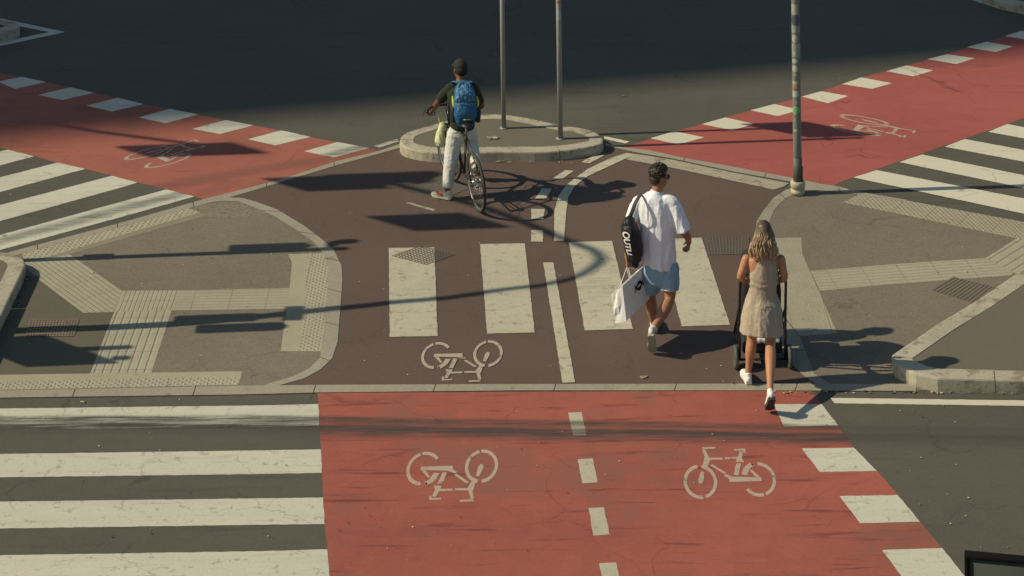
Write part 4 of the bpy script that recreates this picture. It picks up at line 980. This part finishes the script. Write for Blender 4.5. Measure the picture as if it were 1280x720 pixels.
bm = bmesh.new(); tube(bm, [S(xl-.0,.03,.09), S(xr,.03,.09)], .012, 8); mk('axle', bm, met, st)
bm = bmesh.new(); tube(bm, [S(xl+.03,.33,.36), S(xr-.03,.33,.36)], .01, 8); mk('crossbar', bm, met, st)
def wheel(parent, c, r, w, mt, mr, axis=V((1,0,0)), spokes=5):
    wr = bpy.data.objects.new('wheel', None)
    bm = bmesh.new(); n_ = 28; m = 10; u = axis.cross(V((0,0,1))).normalized(); vv = V((0,0,1)); rows = []
    for i in range(n_):
        a = 2*math.pi*i/n_; rd = u*math.cos(a)+vv*math.sin(a)
        rows.append([bm.verts.new(c+rd*(r-w*.5+math.cos(2*math.pi*j/m)*w*.5)+axis*(math.sin(2*math.pi*j/m)*w*.5)) for j in range(m)])
    for i in range(n_):
        for j in range(m): bm.faces.new((rows[i][j], rows[(i+1)%n_][j], rows[(i+1)%n_][(j+1)%m], rows[i][(j+1)%m]))
    wo = mk('wheel', bm, mt, parent)
    bm = bmesh.new(); sweep(bm, [c-axis*.018, c+axis*.018], [.022,.022], ref=u, n=12, sub=1, caps=(0,0))
    for k in range(spokes):
        a = 2*math.pi*k/spokes; rd = u*math.cos(a)+vv*math.sin(a); tube(bm, [c+rd*.02, c+rd*(r-w)], .006, 6)
    sweep(bm, [c-axis*.01, c+axis*.01], [r-w*.75]*2, ref=u, n=24, sub=1, caps=(0,0)); mk('hub', bm, mr, wo)
for x, y in ((xl-.01,.03),(xr+.01,.03)): wheel(st, S(x,y,.115), .115, .042, tyre, met)
for x, y in ((xl+.07,.66),(xr-.07,.66)): wheel(st, S(x,y,.085), .085, .036, tyre, met)
bm = bmesh.new(); sweep(bm, [S(xc,.5,.5), S(xc,.3,.46), S(xc,.16,.52), S(xc,.08,.75), S(xc,.05,.93)], [(.19,.05),(.2,.07),(.2,.08),(.2,.06),(.18,.04)], ref=X, n=14, sub=4); mk('seat', bm, fab, st)
bm = bmesh.new(); rbox(bm, S(xc,.27,.64), (.36,.34,.46), None, .07, 3); mk('seat_shell', bm, fab, st)
bm = bmesh.new()
sweep(bm, [S(xc,.10,.70), S(xc,.10,.86), S(xc,.20,.98), S(xc,.36,1.0), S(xc,.5,.9)], [(.17,.06),(.18,.10),(.185,.12),(.18,.09),(.16,.03)], ref=X, n=18, sub=4); mk('canopy', fuse(bm, .014, 1, disp=wrinkle(.008, (9,9,9))), fab, st)
bm = bmesh.new(); rbox(bm, S(xc,.24,.2), (xr-xl-.12,.4,.13), None, .03, 2); mk('basket', bm, fab, st)
bm = bmesh.new(); rbox(bm, S(xc,.52,.3), (.3,.1,.02), None, .008, 2); mk('footrest', bm, met, st)
bl_ = root('folded_cloth', S(xc,.2,.28), 'white folded cloth lying in the basket under the pushchair', 'cloth')
bm = bmesh.new(); rbox(bm, S(xc+.02,.1,.285), (.3,.2,.05), None, .02, 3); sweep(bm, [S(xc+.02,.1,.335), S(xc+.15,.1,.36)], [.045,.055], n=12, sub=3)
mk('fold', fuse(bm, .01, 1, disp=wrinkle(.01, (20,20,20))), plain('cloth_white', (.65,.66,.64), .9), bl_)
# ================================================================= CYCLIST AND BICYCLE
rw = G(597.5,263.5,.012); yaw = math.radians(19.5)
bf = V((-math.sin(yaw), math.cos(yaw), 0)); bs = V((math.cos(yaw), math.sin(yaw), 0)); lean = V((-.03,0,1)).normalized()   # forward, right, up
lean = (V((0,0,1))-bs*.06).normalized(); bs2 = bf.cross(lean).normalized()
Bk = lambda x, z, y=0.: rw+bf*x+lean*z+bs2*y
bk = root('bicycle', rw+bf*.5, 'dark city bicycle with thin tyres held upright by its rider beside the round island', 'bicycle')
frame = plain('bicycle_frame', (.05,.048,.042), .35, .4, .2); chrome = plain('bicycle_metal', (.45,.44,.4), .3, .8, .2); rub = plain('tyre_rubber', (.045,.042,.036), .8)
def bwheel(cx, steer=0.):
    c = Bk(cx,.345); f2 = (bf*math.cos(steer)+bs2*math.sin(steer)).normalized(); a2 = f2.cross(lean).normalized()
    bm = bmesh.new(); n_, m = 56, 8; R_, r_ = .325, .019; rows = []
    for i in range(n_):
        a = 2*math.pi*i/n_; rd = f2*math.cos(a)+lean*math.sin(a); rows.append([bm.verts.new(c+rd*(R_+math.cos(2*math.pi*j/m)*r_)+a2*(math.sin(2*math.pi*j/m)*r_)) for j in range(m)])
    for i in range(n_):
        for j in range(m): bm.faces.new((rows[i][j], rows[(i+1)%n_][j], rows[(i+1)%n_][(j+1)%m], rows[i][(j+1)%m]))
    wo = mk('wheel', bm, rub, bk)
    bm = bmesh.new(); rows = []
    for i in range(n_):
        a = 2*math.pi*i/n_; rd = f2*math.cos(a)+lean*math.sin(a); rows.append([bm.verts.new(c+rd*q[0]+a2*q[1]) for q in ((.312,-.012),(.298,-.01),(.298,.01),(.312,.012))])
    for i in range(n_):
        for j in range(4): bm.faces.new((rows[i][j], rows[(i+1)%n_][j], rows[(i+1)%n_][(j+1)%4], rows[i][(j+1)%4]))
    mk('rim', bm, chrome, wo)
    bm = bmesh.new()
    for k in range(28):
        a = 2*math.pi*k/28; rd = f2*math.cos(a)+lean*math.sin(a); sd = 1 if k % 2 else -1; tg = f2*-math.sin(a)+lean*math.cos(a)
        tube(bm, [c+a2*(sd*.03)+rd*.015+tg*(.018 if k % 4 < 2 else -.018), c+rd*.3], .0016, 4)
    mk('spokes', bm, chrome, wo)
    bm = bmesh.new(); sweep(bm, [c-a2*.05, c+a2*.05], [.022,.022], ref=f2, n=12, sub=1, caps=(0,0)); mk('hub', bm, chrome, wo)
    return c, f2, a2
WB = 1.02
c1, _, _ = bwheel(0.); c2, sf, sa = bwheel(WB, -.12)
BBx, BBz = .43, .30; hdT, hdB = Bk(.90,.86), Bk(.945,.70); stp = Bk(.27,.80)
bm = bmesh.new(); bb = Bk(BBx,BBz)
tube(bm, [bb, stp], .016, 10); tube(bm, [bb, hdB], .017, 10); tube(bm, [Bk(.28,.76), hdT], .014, 10); tube(bm, [hdT, hdB], .019, 10)
for sg in (-1, 1):
    tube(bm, [bb+bs2*(sg*.03), c1+bs2*(sg*.06)], .009, 8); tube(bm, [Bk(.28,.76,sg*.02), c1+bs2*(sg*.06)], .008, 8)
mk('frame', bm, frame, bk)
bm = bmesh.new(); tube(bm, [hdB+lean*.17, hdB, hdB-lean*.03], .013, 8)
for sg in (-1, 1): tube(bm, [hdB-lean*.02+sa*(sg*.03), hdB-lean*.06+sa*(sg*.055), c2+sa*(sg*.055)], .010, 8)
mk('fork', bm, frame, bk)
bm = bmesh.new(); tube(bm, [stp, Bk(.235,.93)], .013, 10); mk('seat_post', bm, chrome, bk)
bm = bmesh.new(); sweep(bm, [Bk(.12,.955), Bk(.17,.965), Bk(.25,.95), Bk(.34,.945), Bk(.41,.94)], [(.05,.02),(.08,.03),(.06,.025),(.025,.02),(.018,.014)], ref=bs2, n=14, sub=3); mk('saddle', bm, black, bk)
bm = bmesh.new(); hb0 = hdT+lean*.1
tube(bm, [hdT, hb0, hb0+bf*.03], .014, 8); tube(bm, [hb0+bf*-.14-bs2*.32+lean*.02, hb0-bs2*.2+bf*-.0+lean*.02, hb0+bf*.03, hb0+bs2*.2+lean*.02, hb0-bf*.14+bs2*.32+lean*.02], .012, 10, 4); mk('handlebar', bm, met, bk)
for sg in (-1, 1):
    g_ = hb0+bf*-.14+bs2*(sg*.32)+lean*.02; bm = bmesh.new(); tube(bm, [g_, g_+bf*.1-bs2*(sg*.05)], .017, 10); gr_ = mk('grip', bm, black, bk)
    bm = bmesh.new(); tube(bm, [g_+bf*.12-bs2*(sg*.06)-lean*.01, g_+bf*.12+bs2*(sg*.0)-lean*.03, g_+bf*.03+bs2*(sg*.05)-lean*.04], .006, 6); mk('brake_lever', bm, black, bk)
    bm = bmesh.new(); tube(bm, [g_+bf*.13-bs2*(sg*.08), hb0+bf*.16+lean*.06, hdT+bf*.1-lean*.05, hdB+bf*.04], .0035, 6, 3); mk('brake_cable', bm, black, bk)
bm = bmesh.new(); sweep(bm, [bb+bs2*.045, bb+bs2*.05], [.09,.09], ref=bf, n=28, sub=1, caps=(0,0)); mk('chainring', bm, chrome, bk)
bm = bmesh.new(); sweep(bm, [c1+bs2*.045, c1+bs2*.06], [.04,.03], ref=bf, n=18, sub=1, caps=(0,0)); mk('sprocket', bm, chrome, bk)
bm = bmesh.new()
for sg in (-1, 1): tube(bm, [bb+bs2*.05+lean*(sg*.085), c1+bs2*.05+lean*(sg*.035)], .004, 6)
mk('chain', bm, frame, bk)
for sg in (-1, 1):
    dcr = (-lean*.75-bf*.65) if sg > 0 else (lean*.75+bf*.65); pe = bb+bs2*(sg*.07)+dcr*.17; bm = bmesh.new(); tube(bm, [bb+bs2*(sg*.065), pe], .009, 8); mk('crank', bm, chrome, bk)
    bm = bmesh.new(); rbox(bm, pe+bs2*(sg*.055), (.09,.09,.022), (bs2, bf, lean), .006, 1); mk('pedal', bm, black, bk)
    if sg > 0: pedR = pe+bs2*.055
# cyclist
Zc = 28.72
def c_(px, py, dy=0.): return W(px, py, Zc+dy)
cyc = root('person', G(560,249), 'cyclist in dark cap, green T-shirt and pale trousers standing astride the bicycle', 'person')
rc = V((.96,.12,0)).normalized(); hcc = c_(575,87,.25); hfc = V((-.5,.86,-.08))
bm = bmesh.new(); PC = head(bm, hcc, hfc, 1.)
sweep(bm, [c_(576,106,.17), c_(575.5,101,.2), c_(575,93,.23)], [.06,.054,.053], n=14, sub=3)
sweep(bm, [c_(578,160,.13), c_(578.5,148,.08), c_(578,128,.1), c_(576.5,112,.15), c_(576,105,.17)], [(.11,.08),(.115,.08),(.135,.09),(.135,.085),(.075,.06)], ref=rc, n=18, sub=3)
csl, csr = c_(561,111,.15), c_(592,111,.17); cel, cer = c_(547.5,128,.28), c_(601.5,132,.3)
chL = hb0+bf*-.1-bs2*.3+lean*.045; chR = hb0+bf*-.1+bs2*.3+lean*.045
chL = c_(539,139.5,.55); 
sweep(bm, [csl, (csl+cel)/2, cel, (cel+chL)/2, chL], [.044,.045,.041,.037,.027], n=12, sub=3)
sweep(bm, [csr, (csr+cer)/2, cer, (cer+chR)/2, chR], [.044,.045,.041,.037,.027], n=12, sub=3)
hand(bm, chL, V((-.2,.85,-.25)), V((.1,-.3,-1)), V((1,.2,0)), 1.2); hand(bm, chR, V((-.2,.85,-.25)), V((0,-.3,-1)), V((-1,.1,0)), 1.2)
cal = c_(559.5,238,-.02); sweep(bm, [c_(573,160,.13), c_(567,185,.1), c_(563.5,202,.06), c_(561,220,.02), cal+V((0,0,.1))], [.06,.05,.045,.04,.032], n=10, sub=3); sweep(bm, [cal+V((0,0,.15)), cal, cal+V((-.03,.04,-.03))], [.03,.033,.032], n=10, sub=2)
car = pedR+V((0,-.04,.12)); sweep(bm, [c_(583,160,.13), c_(587.5,168,.14).lerp(Bk(.62,.62,.17),.5), Bk(.62,.62,.17), Bk(.62,.62,.17).lerp(car,.5), car+V((0,0,.1))], [.055,.045,.042,.038,.032], n=10, sub=3); sweep(bm, [car+V((0,0,.14)), car, car+V((0,.05,-.04))], [.03,.033,.03], n=10, sub=2)
mk('body', fuse(bm, .0058, 2), skin_b, cyc)
tee = plain('dark_green_cotton', (.028,.04,.024), .9, 0, .12, 9, .6, 26, .2)
bm = bmesh.new()
sweep(bm, [c_(577.8,158.5,.07), c_(578.3,150,.06), c_(578.5,135,.07), c_(577.5,120,.12), c_(576.5,111,.15), c_(576,105.5,.165), c_(575.8,103.5,.17)], [(.148,.122),(.148,.12),(.156,.12),(.172,.115),(.158,.095),(.085,.07),(.062,.06)], ref=rc, n=24, sub=4, caps=(0,0))
sweep(bm, [c_(567,108.5,.15), csl, csl.lerp(cel,.75)], [.054,.058,.064], n=14, sub=4, caps=(1,0)); sweep(bm, [c_(586,108.5,.16), csr, csr.lerp(cer,.75)], [.054,.058,.064], n=14, sub=4, caps=(1,0))
mk('t_shirt', fuse(bm, .0085, 4, disp=wrinkle(.006, (10,10,6), 8.)), tee, cyc)
trm = plain('pale_chino', (.62,.62,.57), .9, 0, .06, 8, .7, 26, .2)
bm = bmesh.new(); sweep(bm, [c_(578,152,.10), c_(578,161,.11), c_(577.5,168,.12)], [(.14,.11),(.15,.115),(.135,.105)], ref=rc, n=20, sub=3, caps=(0,1))
kl_c = c_(563.5,202,.06)
sweep(bm, [c_(568.5,167,.11), c_(566,185,.1), kl_c, c_(561,220,.02), c_(559.5,235,-.02)], [.092,.092,.083,.07,.062], n=16, sub=4, caps=(1,0))
krc = Bk(.62,.62,.17)
hr_c = c_(587.5,168,.14)
sweep(bm, [hr_c, hr_c.lerp(krc,.5), krc, krc.lerp(car,.5), car+V((0,0,.05))], [.088,.085,.076,.066,.058], n=16, sub=4, caps=(1,0))
mk('trousers', fuse(bm, .0075, 2, disp=wrinkle(.0065, (10,10,15), 6.)), trm, cyc)
capm = plain('dark_cap', (.018,.02,.016), .85, 0, .2, 20, .3, 120)
cf = hfc.normalized(); cr_ = cf.cross(V((0,0,1))).normalized(); cu_ = cr_.cross(cf)
bm = bmesh.new(); ball(bm, PC(0,-.012,.05), (.084,.1,.082), (cr_, cf, cu_), 3); ball(bm, PC(0,-.03,.015), (.081,.088,.06), (cr_, cf, cu_), 3)
sweep(bm, [PC(0,.06,.055), PC(0,.11,.045), PC(0,.145,.03)], [(.07,.008),(.065,.007),(.035,.005)], ref=cr_, n=14, sub=3)
mk('cap', fuse(bm, .006, 2), capm, cyc)
bm = bmesh.new(); ball(bm, PC(0,-.045,-.012), (.074,.058,.055), (cr_, cf, cu_), 3); mk('hair', bm, plain('black_hair', (.01,.008,.007), .8, 0, .3, 90, .6, 200), cyc)
eyes(cyc, PC, 1., (.15,.05,.04))
bm = bmesh.new(); tube(bm, [chL+V((0,-.02,.0))+V((.024*math.cos(a), .0, .024*math.sin(a))) for a in [i*math.pi/5 for i in range(11)]], .004, 6); mk('bracelet', bm, chrome, cyc)
sc_ = plain('shoe_cream', (.62,.55,.45), .7, 0, .2, 30); so_ = plain('shoe_orange', (.55,.13,.04), .7)
fs = V((-.72,.42,0)).normalized(); hs = V((cal.x, cal.y, .012))-fs*.045
s1 = shoe(cyc, hs, fs, V((0,0,1)), .27, sc_, plain('sole_white', (.6,.58,.5), .8), lace=so_)
bm = bmesh.new(); sd = fs.cross(V((0,0,1)))
for sg in (-1, 1):
    sweep(bm, [hs+fs*.1+sd*(sg*.037)+V((0,0,.045)), hs+fs*.15+sd*(sg*.041)+V((0,0,.055)), hs+fs*.19+sd*(sg*.03)+V((0,0,.07))], [(.02,.006)]*3, ref=V((0,0,1)), n=8, sub=2)
mk('shoe_panel', bm, so_, s1)
shoe(cyc, V((car.x, car.y, pedR.z+.012))-bf*.05, bf, lean, .28, sc_, plain('sole_white_b', (.6,.58,.5), .8), lace=so_)
# blue backpack
blu = plain('blue_nylon', (.014,.10,.22), .55, 0, .18, 14, .5, 45); blu2 = plain('blue_nylon_light', (.05,.17,.31), .55, 0, .18, 14, .5, 45); yel = plain('neon_trim', (.6,.65,.08), .6); 
bpk = root('backpack', c_(581,158,-.14), 'blue hiking backpack with yellow trim worn by the cyclist', 'backpack')
tu = (c_(580,103,.02)-c_(582,156,-.1)).normalized(); tr = rc; tn = tr.cross(tu).normalized()      # towards the front of the rider
bcn = c_(581.5,131,-.13)
bm = bmesh.new()
sweep(bm, [c_(582.5,152,-.13), c_(582,143,-.13), c_(581.5,130,-.1), c_(580.5,117,-.06), c_(580,109,-.03), c_(580,104.5,-.0)], [(.118,.07),(.134,.09),(.136,.09),(.126,.08),(.105,.065),(.07,.04)], ref=tr, n=24, sub=4)
mk('main_compartment', fuse(bm, .008, 1, disp=wrinkle(.008, (13,13,13), 9.)), blu, bpk)
bm = bmesh.new(); sweep(bm, [c_(582.5,150,-.21), c_(582.5,142,-.225), c_(582.5,131,-.2)], [(.095,.03),(.112,.04),(.108,.034)], ref=tr, n=20, sub=4); mk('front_pocket', fuse(bm, .007, 1, disp=wrinkle(.006, (16,16,16), 1.)), blu, bpk)
bm = bmesh.new(); sweep(bm, [c_(581.5,126,-.175), c_(581,119,-.155), c_(580.5,113,-.12), c_(580,108,-.08)], [(.12,.03),(.116,.042),(.1,.04),(.07,.03)], ref=tr, n=20, sub=4); mk('lid', fuse(bm, .007, 1, disp=wrinkle(.014, (18,18,18), 4.)), blu2, bpk)
bm = bmesh.new(); tube(bm, [c_(573,110,-.12), c_(575,104,-.09), c_(580,103,-.07), c_(586,104,-.09), c_(588,110,-.12)], .008, 8, 3); mk('handle', bm, blu2, bpk)
for sg in (-1, 1):
    bm = bmesh.new(); sweep(bm, [c_(580+sg*7,103,.0), c_(578+sg*11,102,.09), c_(577+sg*12,106,.22), c_(578+sg*13,118,.27), c_(580+sg*15,135,.2)], [(.028,.008)]*5, ref=tr, n=10, sub=4); mk('shoulder_strap', bm, blu2, bpk)
    bm = bmesh.new(); sweep(bm, [c_(582+sg*15.5,150,-.08), c_(582+sg*15.5,138,-.07), c_(582+sg*15,128,-.05)], [(.03,.05),(.036,.055),(.02,.04)], ref=tr, n=12, sub=3); mk('side_pocket', bm, nyl, bpk)
    bm = bmesh.new(); sweep(bm, [c_(582+sg*14.5,134,-.09), c_(582+sg*15.2,128,-.08), c_(581+sg*15.2,121,-.06)], [(.014,.02),(.018,.03),(.01,.016)], ref=tr, n=8, sub=2); mk('trim', bm, yel, bpk)
bm = bmesh.new(); rbox(bm, c_(584,149.5,-.258), (.085,.004,.011), (tr, tn, tu), 0); mk('logo', bm, yel, bpk)
bm = bmesh.new(); tube(bm, [c_(574,150,-.245), c_(573.5,135,-.245)], .003, 6); tube(bm, [c_(572,128.5,-.236), c_(581,127.8,-.246), c_(592,128.5,-.24)], .004, 6, 3); tube(bm, [c_(575,122,-.225), c_(583,119,-.228), c_(590,122.5,-.225)], .0035, 6, 3); mk('zip', bm, nyl, bpk)
# pale yellow carrier hanging from the handlebar
yb_ = plain('yellow_carrier', (.68,.68,.38), .7, 0, .15, 16); ycr = root('carrier_bag', c_(551,182,.5), 'pale yellow carrier bag hanging from the left side of the handlebar', 'bag')
bm = bmesh.new(); sweep(bm, [c_(553,155,.5), c_(552.5,161,.5), c_(551.5,169,.5), c_(550.5,176,.5), c_(550.5,178.5,.5)], [(.028,.022),(.048,.04),(.062,.05),(.065,.05),(.055,.045)], ref=X, n=16, sub=4)
mk('bag_body', fuse(bm, .008, 1, disp=wrinkle(.012, (18,18,8), 3.)), yb_, ycr)
bm = bmesh.new(); tube(bm, [c_(551,157,.5), c_(548,146,.52), c_(547,140.5,.53)], .006, 6, 3); tube(bm, [c_(555,157,.5), c_(553,146,.52), c_(550,141,.53)], .006, 6, 3); mk('handle', bm, yb_, ycr)
for o_ in list(COL.objects):
    n_ = o_.name.split('.')[0]
    if o_.parent is None and n_ in ('sign_post','signal_mast','scrap','person'):
        o_['group'] = {'sign_post':'thin posts on the round island','signal_mast':'signal masts beyond the left edge','scrap':'litter lying on the ground','person':'people crossing the refuge'}[n_]
# ================================================================= CAMERA, SUN, SKY
cam = bpy.data.cameras.new('Camera'); co = bpy.data.objects.new('Camera', cam); COL.objects.link(co)
R_, U_ = V((CR,0,-SR)), V((SR,0,CR)); Bv = V((0,-1,0))
mx = Matrix((R_, U_, Bv)).transposed().to_4x4(); mx.translation = V((0,0,H)); co.matrix_world = mx
cam.sensor_width = 36; cam.lens = 36*F/1280; cam.shift_y = -(360-YC)/1280; cam.clip_end = 1000; cam.clip_start = .5
SC.camera = co
sun = bpy.data.lights.new('Sun', 'SUN'); so = bpy.data.objects.new('Sun', sun); COL.objects.link(so)
sun.energy = 3.6; sun.angle = math.radians(.6); sun.color = (1,.875,.63)
dl = V((SH.x*math.cos(SUN_EL), SH.y*math.cos(SUN_EL), -math.sin(SUN_EL))); so.rotation_euler = dl.to_track_quat('-Z', 'Y').to_euler(); so.location = (0,0,30)
wd = bpy.data.worlds.new('World'); SC.world = wd; wd.use_nodes = True; nt = wd.node_tree
sk = nt.nodes.new('ShaderNodeTexSky'); sk.sky_type = 'NISHITA'; sk.sun_disc = False; sk.sun_elevation = SUN_EL; sk.sun_rotation = math.atan2(-SH.x, -SH.y)
bg = nt.nodes['Background']; bg.inputs[1].default_value = .070; tint = nt.nodes.new('ShaderNodeMix'); tint.data_type = 'RGBA'; tint.blend_type = 'MULTIPLY'; tint.inputs[0].default_value = 1; tint.inputs[7].default_value = (.98,1.03,.93,1)
nt.links.new(sk.outputs[0], tint.inputs[6]); nt.links.new(tint.outputs[2], bg.inputs[0])
SC.view_settings.view_transform = 'Standard'; SC.view_settings.look = 'None'; SC.view_settings.exposure = .22; SC.view_settings.gamma = 1
